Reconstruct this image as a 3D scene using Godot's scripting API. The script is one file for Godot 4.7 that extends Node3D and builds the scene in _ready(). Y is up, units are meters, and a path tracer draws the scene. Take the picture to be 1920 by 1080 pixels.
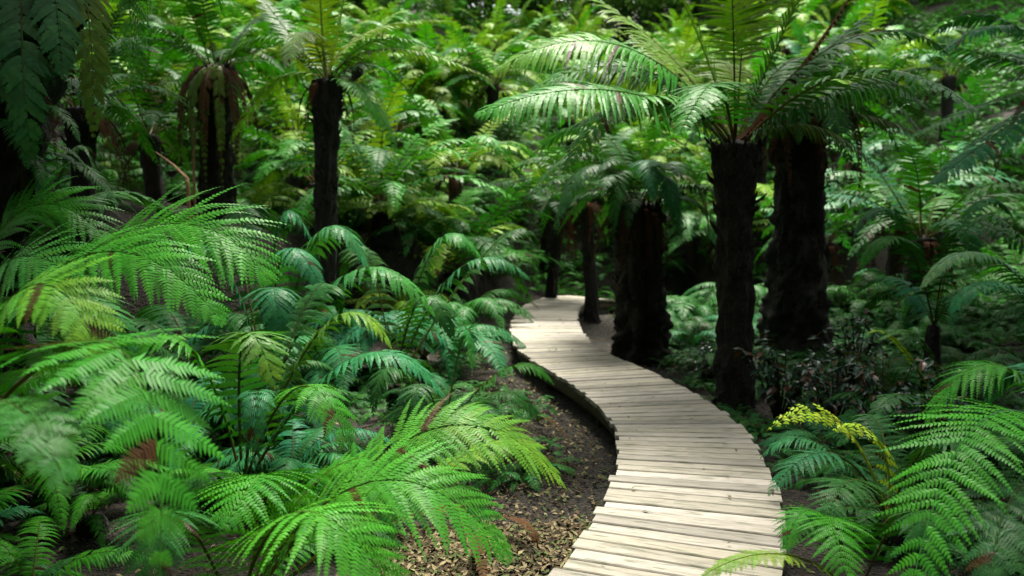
extends Node3D
# A boardwalk winding through a fern gully. Metres, y up, the camera looks along -z.

const WALK_Y := 0.30
const WALK_W := 1.0
var walk := Curve3D.new()
var walk_points := PackedVector3Array()
var names := {}
var noise := FastNoiseLite.new()
var fine := FastNoiseLite.new()
var leaf_mat: StandardMaterial3D
var dry_mat: StandardMaterial3D
var gloss_mat: StandardMaterial3D
var trunk_mats := []
var timber_mats := []
var timber_dark: StandardMaterial3D
var soil_mat: StandardMaterial3D
var library := {}
var stub_meshes := []

# base colours, linear
const TONE := {
	"deep": Color(0.024, 0.112, 0.024), "bright": Color(0.034, 0.185, 0.016), "teal": Color(0.026, 0.145, 0.053),
	"yellow": Color(0.26, 0.42, 0.025), "dark": Color(0.022, 0.086, 0.024), "dead": Color(0.052, 0.028, 0.014),
	"pale": Color(0.15, 0.27, 0.12), "lime": Color(0.115, 0.240, 0.024), "olive": Color(0.060, 0.120, 0.018),
}


func _ready() -> void:
	camera_and_light()
	prepare()
	ground()
	boardwalk()
	tree_ferns()
	hero_ferns()
	undergrowth()
	far_forest()
	shade_trees()
	small_things()
	tell_apart()


func camera_and_light() -> void:
	var cam := Camera3D.new()
	cam.name = "camera"
	cam.position = Vector3(0, 2.0, 0)
	cam.rotation.x = -atan(0.1)
	cam.fov = rad_to_deg(2.0 * atan(540.0 / 1500.0))
	cam.near = 0.05
	cam.far = 400.0
	var lens := CameraAttributesPhysical.new()
	lens.frustum_focal_length = 12.0 / 0.36
	lens.frustum_focus_distance = 4.2
	lens.exposure_aperture = 2.2
	cam.attributes = lens
	add_child(cam)
	cam.current = true
	var sky_mat := ProceduralSkyMaterial.new()
	sky_mat.sky_top_color = Color(0.97, 0.98, 0.97)
	sky_mat.sky_horizon_color = Color(0.58, 0.62, 0.62)
	sky_mat.sky_curve = 0.3
	sky_mat.ground_bottom_color = Color(0.05, 0.07, 0.04)
	sky_mat.ground_horizon_color = Color(0.25, 0.30, 0.25)
	sky_mat.energy_multiplier = 1.0
	var sky := Sky.new()
	sky.sky_material = sky_mat
	var env := Environment.new()
	env.background_mode = Environment.BG_SKY
	env.sky = sky
	env.tonemap_mode = Environment.TONE_MAPPER_LINEAR
	env.tonemap_exposure = 3.4
	env.sdfgi_enabled = true
	env.ssao_enabled = true
	env.ssil_enabled = true
	var we := WorldEnvironment.new()
	we.name = "surroundings"
	we.environment = env
	add_child(we)
	var sun := DirectionalLight3D.new()
	sun.name = "sun"
	sun.light_color = Color(1.0, 0.98, 0.92)
	sun.light_energy = 1.4
	sun.light_angular_distance = 20.0
	sun.shadow_enabled = true
	sun.rotation_degrees = Vector3(-64, 168, 0)
	add_child(sun)


# ---------------------------------------------------------------- helpers

func numbered(called: String) -> String:
	var n: int = names.get(called, 0)
	names[called] = n + 1
	return called if n == 0 else "%s_%03d" % [called, n]


func tag(o: Node, label: String, category := "", group := "", kind := "") -> void:
	if label: o.set_meta("label", label)
	if category: o.set_meta("category", category)
	if group: o.set_meta("group", group)
	if kind: o.set_meta("kind", kind)


func base(called: String, at: Vector3) -> Node3D:
	var o := Node3D.new()
	o.name = numbered(called)
	add_child(o)
	o.position = at
	return o


func part(called: String, mesh: Mesh, mat: Material, parent: Node) -> MeshInstance3D:
	var o := MeshInstance3D.new()
	o.name = called
	o.mesh = mesh
	if mat: o.set_surface_override_material(0, mat)
	parent.add_child(o, true)
	return o


func noise_tex(freq: float, octaves: int, cols: Array, stops: Array, size := 512, kind := FastNoiseLite.TYPE_SIMPLEX_SMOOTH, seed_ := 1) -> NoiseTexture2D:
	var n := FastNoiseLite.new()
	n.noise_type = kind
	n.seed = seed_
	n.frequency = freq
	n.fractal_octaves = octaves
	var t := NoiseTexture2D.new()
	t.width = size
	t.height = size
	t.seamless = true
	t.noise = n
	var g := Gradient.new()
	g.offsets = PackedFloat32Array(stops)
	var pc := PackedColorArray()
	for c in cols: pc.append(c)
	g.colors = pc
	t.color_ramp = g
	return t


func srgb(r: float, g: float, b: float) -> Color:
	return Color(r, g, b).linear_to_srgb()


func grain_tex(dark: Color, light: Color, seed_: int) -> ImageTexture:
	# timber: long streaks along u, a few knots and grey blotches
	var im := Image.create(512, 128, false, Image.FORMAT_RGB8)
	var a := FastNoiseLite.new(); a.seed = seed_; a.frequency = 0.02
	var b := FastNoiseLite.new(); b.seed = seed_ + 5; b.frequency = 0.012
	for y in 128:
		for x in 512:
			var s := a.get_noise_2d(x * 0.16, y * 4.2) * 0.6 + a.get_noise_2d(x * 0.5 + 900.0, y * 15.0) * 0.5
			var blot := b.get_noise_2d(x * 1.3, y * 1.6) * 0.5
			var v := clampf(0.55 + s * 0.55 + blot * 0.5, 0.0, 1.0)
			var c := dark.lerp(light, v)
			var stain := smoothstep(0.12, 0.5, b.get_noise_2d(x * 0.7 + 300.0, y * 2.2 + 70.0))
			c = c.lerp(Color(c.r * 0.62, c.g * 0.66, c.b * 0.60), stain * 0.7)
			im.set_pixel(x, y, c)
	im.generate_mipmaps()
	return ImageTexture.create_from_image(im)


func prepare() -> void:
	noise.seed = 7; noise.frequency = 0.5; noise.fractal_octaves = 3
	fine.seed = 3; fine.frequency = 2.5; fine.fractal_octaves = 3
	leaf_mat = StandardMaterial3D.new()
	leaf_mat.vertex_color_use_as_albedo = true
	leaf_mat.roughness = 0.42
	leaf_mat.metallic_specular = 0.17
	leaf_mat.backlight_enabled = true
	leaf_mat.backlight = Color(0.66, 0.70, 0.30)
	leaf_mat.cull_mode = BaseMaterial3D.CULL_DISABLED
	gloss_mat = leaf_mat.duplicate()
	gloss_mat.roughness = 0.28
	gloss_mat.metallic_specular = 0.5
	dry_mat = leaf_mat.duplicate()
	dry_mat.roughness = 0.85
	dry_mat.backlight = Color(0.3, 0.26, 0.2)
	for k in 3:
		var m := StandardMaterial3D.new()
		m.uv1_triplanar = true
		m.uv1_scale = Vector3(3.0, 0.8, 3.0) if k < 2 else Vector3(2, 2, 2)
		m.roughness = 0.95
		var cols: Array = [[srgb(0.004, 0.003, 0.002), srgb(0.012, 0.008, 0.006), srgb(0.034, 0.020, 0.013)],
			[srgb(0.005, 0.004, 0.003), srgb(0.017, 0.013, 0.008), srgb(0.036, 0.042, 0.014)],
			[srgb(0.005, 0.005, 0.003), srgb(0.012, 0.015, 0.006), srgb(0.025, 0.040, 0.012)]][k]
		m.albedo_texture = noise_tex(0.03, 4, cols, [0.25, 0.55, 0.85], 512, FastNoiseLite.TYPE_SIMPLEX_SMOOTH, 20 + k)
		m.heightmap_enabled = true
		m.heightmap_texture = noise_tex(0.05, 4, [Color.BLACK, Color.WHITE], [0.2, 0.8], 512, FastNoiseLite.TYPE_SIMPLEX_SMOOTH, 30 + k)
		m.heightmap_scale = 2.5
		trunk_mats.append(m)
	for k in 5:
		var m := StandardMaterial3D.new()
		var t: float = [0.82, 0.71, 0.94, 0.58, 0.76][k]
		var warm: float = [1.0, 1.05, 0.97, 1.0, 1.08][k]
		m.albedo_texture = grain_tex(srgb(0.19 * t, 0.168 * t, 0.138 * t / warm), srgb(0.46 * t, 0.425 * t, 0.37 * t / warm), 40 + k)
		m.roughness = 0.72
		m.metallic_specular = 0.4
		timber_mats.append(m)
	timber_dark = StandardMaterial3D.new()
	timber_dark.albedo_texture = grain_tex(srgb(0.04, 0.03, 0.02), srgb(0.12, 0.09, 0.06), 60)
	timber_dark.uv1_triplanar = true
	timber_dark.roughness = 0.9
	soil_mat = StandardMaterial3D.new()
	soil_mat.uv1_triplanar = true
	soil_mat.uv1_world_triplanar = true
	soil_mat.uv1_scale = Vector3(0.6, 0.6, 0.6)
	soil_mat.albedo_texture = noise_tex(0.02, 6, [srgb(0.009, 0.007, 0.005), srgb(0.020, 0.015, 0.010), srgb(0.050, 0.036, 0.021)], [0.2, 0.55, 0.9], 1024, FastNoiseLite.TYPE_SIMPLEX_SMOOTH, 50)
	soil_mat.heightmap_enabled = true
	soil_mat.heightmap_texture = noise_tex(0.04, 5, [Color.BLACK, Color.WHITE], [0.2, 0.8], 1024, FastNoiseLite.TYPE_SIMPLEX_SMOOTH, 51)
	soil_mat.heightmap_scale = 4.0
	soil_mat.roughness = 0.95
	for p in [Vector3(-0.9, 0, 5.0), Vector3(-0.75, 0, 2.0), Vector3(-0.45, 0, 0.0), Vector3(0.12, 0, -2.0), Vector3(0.72, 0, -3.56), Vector3(0.99, 0, -4.3), Vector3(1.18, 0, -5.09),
			Vector3(1.28, 0, -5.8), Vector3(1.29, 0, -6.4), Vector3(1.2, 0, -7.1), Vector3(1.0, 0, -8.0), Vector3(0.73, 0, -8.9),
			Vector3(0.54, 0, -9.8), Vector3(0.49, 0, -10.6), Vector3(0.50, 0, -12.0), Vector3(0.65, 0, -13.5), Vector3(1.0, 0, -14.8),
			Vector3(1.6, -0.06, -15.7), Vector3(2.5, -0.3, -16.4), Vector3(4.2, -0.75, -17.2), Vector3(7.0, -1.1, -18.0)]:
		walk.add_point(p)
	var n := walk.point_count
	for i in n:
		var a := walk.get_point_position(maxi(i - 1, 0))
		var b := walk.get_point_position(mini(i + 1, n - 1))
		var here := walk.get_point_position(i)
		var dir := (b - a).normalized()
		walk.set_point_in(i, -dir * (here - a).length() * 0.33)
		walk.set_point_out(i, dir * (b - here).length() * 0.33)
	var d := 0.0
	while d < walk.get_baked_length():
		walk_points.append(walk.sample_baked(d, true))
		d += 0.25


func walk_drop(x: float, z: float) -> float:
	var best := 99.0
	var y := 0.0
	for p in walk_points:
		var d := Vector2(p.x - x, p.z - z).length()
		if d < best:
			best = d
			y = p.y
	return y


func off_walk(x: float, z: float) -> float:
	var best := 99.0
	for p in walk_points:
		best = minf(best, Vector2(p.x - x, p.z - z).length())
	return best


func land(x: float, z: float) -> float:
	var h := noise.get_noise_2d(x * 0.7, z * 0.7) * 0.16
	h += smoothstep(2.5, 9.0, -x) * 0.9 + maxf(0.0, -x - 8.0) * 0.22
	h += smoothstep(3.5, 10.0, x) * 0.5 + maxf(0.0, x - 9.0) * 0.22
	h += maxf(0.0, -z - 17.5) * 0.33 + smoothstep(16.5, 26.0, -z) * 0.9
	# a steep bank runs across the gully left of the boardwalk; the clearing lies on top of it
	var back := ((x + 5.5) * -5.5 - (z + 9.4) * 5.7) / 7.92 + noise.get_noise_2d(x * 0.9, z * 0.9) * 0.5
	h += smoothstep(-0.2, 0.9, back) * 1.55 * smoothstep(1.2, -0.6, x) * smoothstep(34.0, 20.0, -z)
	h = minf(h, 19.0 + noise.get_noise_2d(x * 0.05, z * 0.05) * 3.0)
	var w := smoothstep(0.5, 2.6, off_walk(x, z))
	if w >= 1.0: return h
	return lerpf(minf(h * 0.25, 0.05) + walk_drop(x, z), h, w)


func whereabouts(x: float, z: float) -> String:
	# where a plant stands, told by the landmarks of the place
	var best := 99.0
	var at := 0.0
	for p in walk_points:
		var d := Vector2(p.x - x, p.z - z).length()
		if d < best:
			best = d
			at = x - p.x
	var side := "left of" if at < 0.0 else "right of"
	var far := "close" if best < 1.5 else ("slightly" if best < 2.6 else ("well" if best < 4.2 else "far"))
	var band := "near the first planks"
	if z < -4.2: band = "at the front curve"
	if z < -6.0: band = "by the tall trunk"
	if z < -8.6: band = "by the stout trunk"
	if z < -11.4: band = "by the far bend"
	if z < -15.5: band = "past far bend"
	if z < -20.0: band = "low on hillside"
	if z < -27.0: band = "halfway up hillside"
	if z < -36.0: band = "high on hillside"
	if z > -18.0: return "%s %s the walk, %s" % [far, side, band]
	var a := x / -z
	var col := "left of slim trunk" if a < -0.27 else ("behind slim trunk" if a < -0.17 else ("in the open middle" if a < 0.1 else ("behind stout trunk" if a < 0.24 else ("behind tall trunk" if a < 0.4 else "at the right edge"))))
	return "%s, %s" % [band, col]


func tell_apart() -> void:
	# things that still share a label get their place in the row, as seen from the boardwalk
	var same := {}
	for o in get_children():
		if o.has_meta("label") and o.has_meta("category") and not o.has_meta("kind"):
			var l: String = o.get_meta("label")
			if not same.has(l): same[l] = []
			same[l].append(o)
	var place := ["leftmost", "second from left", "third from left", "fourth from left", "fifth from left", "sixth from left", "seventh from left", "eighth from left", "ninth from left", "tenth from left"]
	for l in same:
		var row: Array = same[l]
		if row.size() < 2: continue
		row.sort_custom(func(a, b): return a.position.x / absf(a.position.z) < b.position.x / absf(b.position.z))
		for k in row.size():
			row[k].set_meta("label", l + ", " + ("rightmost" if k == row.size() - 1 else place[mini(k, 9)]))


const TONE_WORD := {"deep": "green", "bright": "bright green", "teal": "blue green", "lime": "yellow green", "dark": "dark green"}


# ---------------------------------------------------------------- setting

func ground() -> void:
	var xs := PackedFloat32Array()
	var zs := PackedFloat32Array()
	var v := 0.0
	while v < 150.0:
		xs.append(v)
		if v > 0.0: xs.append(-v)
		v += 0.22 + v * 0.035
	xs.sort()
	v = 0.0
	var step := 0.0
	while v < 170.0:
		zs.append(-v)
		step = 0.22 if v < 16.0 else 0.22 + (v - 16.0) * 0.05
		v += step
	v = 0.4
	while v < 90.0:
		zs.append(v)
		v += 0.3 + v * 0.12
	zs.sort()
	var st := SurfaceTool.new()
	st.begin(Mesh.PRIMITIVE_TRIANGLES)
	for z in zs:
		for x in xs:
			st.set_smooth_group(0)
			st.add_vertex(Vector3(x, land(x, z), z))
	var w := xs.size()
	for j in zs.size() - 1:
		for i in w - 1:
			var a := j * w + i
			for k in [a, a + 1, a + w, a + 1, a + w + 1, a + w]: st.add_index(k)
	st.generate_normals()
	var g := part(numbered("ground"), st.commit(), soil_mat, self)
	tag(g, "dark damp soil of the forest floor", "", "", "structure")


func plank_mesh(a: Vector3, b: Vector3, da: Vector3, db: Vector3, thick: float, u0: float) -> ArrayMesh:
	# a, b: centres of the two ends (top face); da, db: half width vectors there. Chamfered long edges.
	var st := SurfaceTool.new()
	st.begin(Mesh.PRIMITIVE_TRIANGLES)
	var ch := 0.006
	var ends := []
	for e in [[a, da], [b, db]]:
		var c: Vector3 = e[0]
		var h: Vector3 = e[1]
		var inn: Vector3 = h - h.normalized() * ch
		ends.append([c - h - Vector3.UP * thick, c - h - Vector3.UP * ch, c - inn, c + inn, c + h - Vector3.UP * ch, c + h - Vector3.UP * thick])
	var vs := [0.0, 0.1, 0.13, 0.87, 0.9, 1.0]
	var len_ := a.distance_to(b)
	for k in 6:
		var q := (k + 1) % 6
		var p0: Vector3 = ends[0][k]; var p1: Vector3 = ends[0][q]; var p2: Vector3 = ends[1][q]; var p3: Vector3 = ends[1][k]
		var uv := [Vector2(u0, vs[k]), Vector2(u0, vs[q]), Vector2(u0 + len_ * 0.7, vs[q]), Vector2(u0 + len_ * 0.7, vs[k])]
		var vv := [p0, p1, p2, p3]
		for i in [0, 2, 1, 0, 3, 2]:
			st.set_smooth_group(-1)
			st.set_uv(uv[i])
			st.add_vertex(vv[i])
	for s in 2:
		for i in range(1, 5):
			var tri := [ends[s][0], ends[s][i], ends[s][i + 1]]
			var order := [0, 1, 2] if s == 0 else [0, 2, 1]
			for k in order:
				st.set_smooth_group(-1)
				st.set_uv(Vector2(u0 + 0.02 * k, 0.3 + 0.05 * i))
				st.add_vertex(tri[k])
	st.generate_normals()
	return st.commit()


func boardwalk() -> void:
	var rng := RandomNumberGenerator.new()
	rng.seed = 11
	var root := base("boardwalk", Vector3.ZERO)
	tag(root, "pale weathered timber boardwalk winding away between the ferns", "", "", "structure")
	var total := walk.get_baked_length()
	var d := 1.0
	while d < total - 0.4:
		var wide := 0.122
		var t0 := walk.sample_baked_with_rotation(d, true)
		var dirs := []
		for q in [d, d + wide]:
			var p0 := walk.sample_baked(q - 0.05, true)
			var p1 := walk.sample_baked(q + 0.05, true)
			var t := (p1 - p0).normalized()
			dirs.append([walk.sample_baked(q, true), Vector3(-t.z, 0, t.x)])
		var c0: Vector3 = dirs[0][0]; var c1: Vector3 = dirs[1][0]
		var s0: Vector3 = dirs[0][1]; var s1: Vector3 = dirs[1][1]
		var y := WALK_Y + rng.randf_range(-0.003, 0.003)
		var la := WALK_W * 0.5 + rng.randf_range(-0.02, 0.02)
		var ra := WALK_W * 0.5 + rng.randf_range(-0.02, 0.02)
		var l0 := c0 - s0 * la; var l1 := c1 - s1 * la
		var r0 := c0 + s0 * ra; var r1 := c1 + s1 * ra
		var skew := rng.randf_range(-0.006, 0.006)
		var a := (l0 + l1) * 0.5 + Vector3.UP * (y + rng.randf_range(-0.002, 0.002))
		var b := (r0 + r1) * 0.5 + Vector3.UP * (y + rng.randf_range(-0.002, 0.002)) + (c1 - c0).normalized() * skew
		var gap := rng.randf_range(0.007, 0.015)
		var ha := (l1 - l0) * 0.5; var hb := (r1 - r0) * 0.5
		ha = ha.normalized() * maxf(ha.length() - gap * 0.5, 0.02)
		hb = hb.normalized() * maxf(hb.length() - gap * 0.5, 0.02)
		part("plank", plank_mesh(a, b, -ha, -hb, 0.038, rng.randf()), timber_mats[rng.randi() % 5], root)
		d += wide
	# two bearers under the planks, and short posts
	for side in [-1.0, 1.0]:
		var st := SurfaceTool.new()
		st.begin(Mesh.PRIMITIVE_TRIANGLES)
		var prev := []
		var q := 1.0
		while q < total - 0.4:
			var p0 := walk.sample_baked(q - 0.05, true)
			var t := (walk.sample_baked(q + 0.05, true) - p0).normalized()
			var s := Vector3(-t.z, 0, t.x)
			var c: Vector3 = walk.sample_baked(q, true) + s * side * 0.41
			var top := WALK_Y - 0.043
			var ring := [c - s * 0.024 + Vector3.UP * top, c + s * 0.024 + Vector3.UP * top, c + s * 0.024 + Vector3.UP * (top - 0.15), c - s * 0.024 + Vector3.UP * (top - 0.15)]
			if prev:
				for k in 4:
					var k2 := (k + 1) % 4
					for vv in [prev[k], prev[k2], ring[k2], prev[k], ring[k2], ring[k]]: st.add_vertex(vv)
			prev = ring
			q += 0.3
		st.generate_normals()
		part("bearer", st.commit(), timber_dark, root)
		q = 1.4
		while q < total - 0.4:
			var t := (walk.sample_baked(q + 0.05, true) - walk.sample_baked(q - 0.05, true)).normalized()
			var s := Vector3(-t.z, 0, t.x)
			var c: Vector3 = walk.sample_baked(q, true) + s * side * 0.35
			var bm := BoxMesh.new()
			bm.size = Vector3(0.07, 0.36, 0.07)
			var o := part("post", bm, timber_dark, root)
			o.position = c + Vector3.UP * 0.065
			q += 1.6


# ---------------------------------------------------------------- fronds

func profile(t: float, stalk: float) -> float:
	if t < stalk: return 0.0
	var u := (t - stalk) / (1.0 - stalk)
	return pow(clampf(u + 0.10, 0.0, 1.0), 0.55) * pow(clampf(1.0 - u, 0.0, 1.0), 0.72) * 1.75


func add_pinna(V: PackedVector3Array, C: PackedColorArray, I: PackedInt32Array, p0: Vector3, dir: Vector3, up: Vector3, len_: float, wide: float, m: int, droop: float, col: Color, rng: RandomNumberGenerator, hi: bool, curl: float) -> void:
	# a leaflet: an axis that sags, pinnules in two rows along it
	var q := dir.cross(up).normalized()
	var prev := p0
	var step := len_ / m
	for j in m:
		var s := (j + 1.0) / m
		var d := (dir + Vector3.DOWN * droop * s * 1.3 + up * curl * (0.5 - s)).normalized()
		var nxt := prev + d * step
		var reach := wide * (1.0 - pow(s, 2.2)) * (0.75 if j == 0 else 1.0) * rng.randf_range(0.88, 1.08) + wide * 0.05
		var c := col * rng.randf_range(0.86, 1.14)
		c.a = 1.0
		var sag := Vector3.DOWN * reach * rng.randf_range(-0.05, 0.28)
		for side in [-1.0, 1.0]:
			var out: Vector3 = q * side * reach + d * reach * 0.42 + sag
			var k := V.size()
			if hi:
				var ax := nxt - prev
				V.append(prev + ax * 0.10); V.append(prev + ax * 0.12 + out * 0.5 - d * reach * 0.03)
				V.append(prev + ax * 0.5 + out * 1.08); V.append(prev + ax * 0.82 + out * 0.45); V.append(prev + ax * 0.88)
				for z in 5: C.append(c)
				for z in [0, 1, 2, 0, 2, 3, 0, 3, 4]: I.append(k + z)
			else:
				V.append(prev); V.append(prev + out * 0.72); V.append(nxt + out * 0.9); V.append(nxt)
				for z in 4: C.append(c)
				for z in [0, 1, 2, 0, 2, 3]: I.append(k + z)
		prev = nxt


func finish(V: PackedVector3Array, C: PackedColorArray, I: PackedInt32Array) -> ArrayMesh:
	var arr := []
	arr.resize(Mesh.ARRAY_MAX)
	arr[Mesh.ARRAY_VERTEX] = V
	arr[Mesh.ARRAY_COLOR] = C
	arr[Mesh.ARRAY_INDEX] = I
	var am := ArrayMesh.new()
	am.add_surface_from_arrays(Mesh.PRIMITIVE_TRIANGLES, arr)
	return am


func bez(b: Array, t: float) -> Vector3:
	var a: Vector3 = b[0]
	return a.bezier_interpolate(b[1], b[2], b[3], t)


# b: four bezier points; o: half (half width), n (pairs), m (pinnules along a leaflet), droop, tone, stalk, seed, hi, split, fwd, lift, curl, thin
# returns [rachis or whole mesh, [leaflet meshes]]
func frond_mesh(b: Array, o: Dictionary) -> Array:
	var rng := RandomNumberGenerator.new()
	rng.seed = o.get("seed", 1)
	var V := PackedVector3Array(); var C := PackedColorArray(); var I := PackedInt32Array()
	var n := roundi(o.get("n", 28) * o.get("dense", 1.0))
	var m := roundi(o.get("m", 8) * o.get("dense", 1.0))
	var half: float = o.get("half", 0.35)
	var droop: float = o.get("droop", 0.5)
	var stalk: float = o.get("stalk", 0.12)
	var fwd: float = o.get("fwd", 0.32)
	var lift: float = o.get("lift", 0.12)
	var hi: bool = o.get("hi", false)
	var split: bool = o.get("split", false)
	var curl: float = o.get("curl", 0.0)
	var ragged: float = o.get("ragged", 0.05)
	var tone: Color = TONE[o.get("tone", "deep")]
	var tip_tone: Color = TONE[o.get("tip", o.get("tone", "deep"))]
	var shift := rng.randf_range(0.8, 1.2)
	tone = Color(tone.r * shift * rng.randf_range(0.8, 1.35), tone.g * shift, tone.b * shift * rng.randf_range(0.7, 1.3))
	var stem: Color = o.get("stem", Color(0.10, 0.085, 0.03))
	var total := 0.0
	var last: Vector3 = b[0]
	var out: Vector3 = (b[3] as Vector3) - (b[0] as Vector3)
	out.y = 0.0
	if out.length() < 0.02: out = Vector3(0, 0, 1)
	out = out.normalized()
	var S0 := out.cross(Vector3.UP).normalized()
	S0 = S0.rotated(out, o.get("face", 0.0) * signf(out.x))
	var segs := 14
	for k in segs:
		var p := bez(b, (k + 1.0) / segs)
		total += p.distance_to(last)
		last = p
	# rachis
	var rad: float = o.get("rad", 0.0045 + total * 0.0035)
	for k in segs + 1:
		var t := float(k) / segs
		var p := bez(b, t)
		var T := (bez(b, minf(t + 0.02, 1.0)) - bez(b, maxf(t - 0.02, 0.0))).normalized()
		var S := (S0 - T * S0.dot(T)).normalized()
		var N := S.cross(T)
		var r := rad * (1.0 - 0.85 * t)
		for a in 4:
			V.append(p + (S * cos(a * PI / 2) + N * sin(a * PI / 2)) * r)
			C.append(stem.lerp(tone, clampf(t * 1.2 - 0.1, 0.0, 0.8)))
		if k > 0:
			for a in 4:
				var i0 := (k - 1) * 4 + a; var i1 := (k - 1) * 4 + (a + 1) % 4
				for z in [i0, i1, i1 + 4, i0, i1 + 4, i0 + 4]: I.append(z)
	var leaflets := []
	var gap := total * (1.0 - stalk) / n
	for i in n:
		var u := (i + 0.5) / n
		u = pow(u, 0.9)
		var t := stalk + (1.0 - stalk) * u
		var p := bez(b, t)
		var T := (bez(b, minf(t + 0.02, 1.0)) - bez(b, maxf(t - 0.02, 0.0))).normalized()
		var S := (S0 - T * S0.dot(T)).normalized()
		var N := S.cross(T)
		if N.y < 0.0 and absf(T.y) < 0.7: N = -N
		var L := half * profile(t, stalk)
		if L < 0.01: continue
		for side in [-1.0, 1.0]:
			if rng.randf() < ragged: continue
			var f := fwd + rng.randf_range(-0.13, 0.13) + u * 0.35
			var dir: Vector3 = (S * side * cos(f) + T * sin(f) + N * (lift + rng.randf_range(-0.06, 0.06))).normalized()
			var col := tone.lerp(tip_tone, clampf(u * 1.3 - 0.2, 0.0, 1.0) * rng.randf_range(0.6, 1.0)) * rng.randf_range(0.82, 1.16)
			col = Color(col.r * rng.randf_range(0.9, 1.2), col.g, col.b * rng.randf_range(0.85, 1.15))
			if rng.randf() < o.get("brown", 0.01): col = TONE.dead
			var mm := maxi(3, roundi(m * (1.6 if hi else 1.0) * clampf(L / half, 0.35, 1.0)))
			var w: float = minf(gap * o.get("fat", 0.58), L * 0.45)
			var ll := L * rng.randf_range(0.82, 1.1)
			if split:
				var v2 := PackedVector3Array(); var c2 := PackedColorArray(); var i2 := PackedInt32Array()
				add_pinna(v2, c2, i2, p, dir, N, ll, w, mm, droop + rng.randf_range(-0.2, 0.28), col, rng, hi, curl)
				leaflets.append(finish(v2, c2, i2))
			else:
				add_pinna(V, C, I, p, dir, N, ll, w, mm, droop + rng.randf_range(-0.2, 0.28), col, rng, hi, curl)
	return [finish(V, C, I), leaflets]


func through(p0: Vector3, mid: Vector3, tip: Vector3) -> Array:
	var c := mid * 2.0 - (p0 + tip) * 0.5
	return [p0, p0.lerp(c, 2.0 / 3.0), tip.lerp(c, 2.0 / 3.0), tip]


func add_frond(root: Node3D, called: String, b: Array, o: Dictionary, mat: Material = null) -> void:
	var local := []
	for p in b: local.append((p as Vector3) - root.position)
	var made := frond_mesh(local, o)
	var f := part(called, made[0], mat if mat else leaf_mat, root)
	for l in made[1]: part("leaflet", l, mat if mat else leaf_mat, f)


# shared frond shapes, length 1 along +x, rising +y
func build_library() -> void:
	var kinds := {
		"arch": [[Vector3(0.22, 0.34, 0), Vector3(0.66, 0.56, 0), Vector3(0.96, 0.22, 0)], {"half": 0.26, "droop": 0.6, "stalk": 0.14}],
		"wide": [[Vector3(0.28, 0.26, 0), Vector3(0.68, 0.36, 0), Vector3(1.0, 0.02, 0)], {"half": 0.25, "droop": 0.45, "stalk": 0.12}],
		"rise": [[Vector3(0.12, 0.42, 0), Vector3(0.42, 0.84, 0), Vector3(0.82, 0.80, 0)], {"half": 0.22, "droop": 0.35, "stalk": 0.14}],
		"fall": [[Vector3(0.26, 0.20, 0), Vector3(0.62, 0.16, 0), Vector3(0.84, -0.36, 0)], {"half": 0.23, "droop": 0.6, "stalk": 0.1}],
		"vault": [[Vector3(0.14, 0.34, 0), Vector3(0.58, 0.60, 0), Vector3(0.97, 0.08, 0)], {"half": 0.25, "droop": 0.95, "stalk": 0.12}],
		"skirt": [[Vector3(0.16, 0.06, 0), Vector3(0.26, -0.20, 0), Vector3(0.24, -0.90, 0)], {"half": 0.11, "droop": 0.7, "stalk": 0.08, "ragged": 0.25}],
	}
	var seed_ := 100
	for kind in kinds:
		for level in ["near", "far"]:
			for tone in ["deep", "bright", "teal", "lime", "dark", "dead"]:
				if (kind == "skirt") != (tone == "dead"): continue
				var list := []
				for v in 3:
					seed_ += 1
					var rng := RandomNumberGenerator.new()
					rng.seed = seed_
					var c: Array = kinds[kind][0]
					var b := [Vector3.ZERO]
					for k in 3: b.append(c[k] + Vector3(rng.randf_range(-0.04, 0.04), rng.randf_range(-0.06, 0.06), rng.randf_range(-0.09, 0.09) * (k + 1) / 2.0))
					var o: Dictionary = kinds[kind][1].duplicate()
					o.merge({"tone": tone, "seed": seed_, "n": 36 if level == "near" else 24, "m": 10 if level == "near" else 5, "rad": 0.008, "brown": 0.012}, true)
					if tone == "dead": o.stem = Color(0.09, 0.05, 0.03)
					list.append(frond_mesh(b, o)[0])
				library["%s_%s_%s" % [kind, level, tone]] = list


func put_frond(root: Node3D, kind: String, level: String, tone: String, at: Vector3, turn: float, tilt: float, size: float, rng: RandomNumberGenerator) -> void:
	var list: Array = library["%s_%s_%s" % [kind, level, tone]]
	var o := part("frond" if tone != "dead" else "dead_frond", list[rng.randi() % list.size()], dry_mat if tone == "dead" else leaf_mat, root)
	o.transform = Transform3D(Basis(Vector3.UP, turn) * Basis(Vector3(0, 0, 1), tilt) * Basis(Vector3(1, 0, 0), rng.randf_range(-0.22, 0.22)), at)
	o.scale = Vector3(size, size, size * (1.0 if rng.randf() < 0.5 else -1.0) if false else size)


func rootstock_mesh(h: float, r: float, seed_: int) -> ArrayMesh:
	return trunk_mesh([Vector3(0, -0.12, 0), Vector3(0, h * 0.5, 0), Vector3(0, h, 0)], [r * 1.25, r, r * 0.7], 9, 5, 0.25, seed_)


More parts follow.
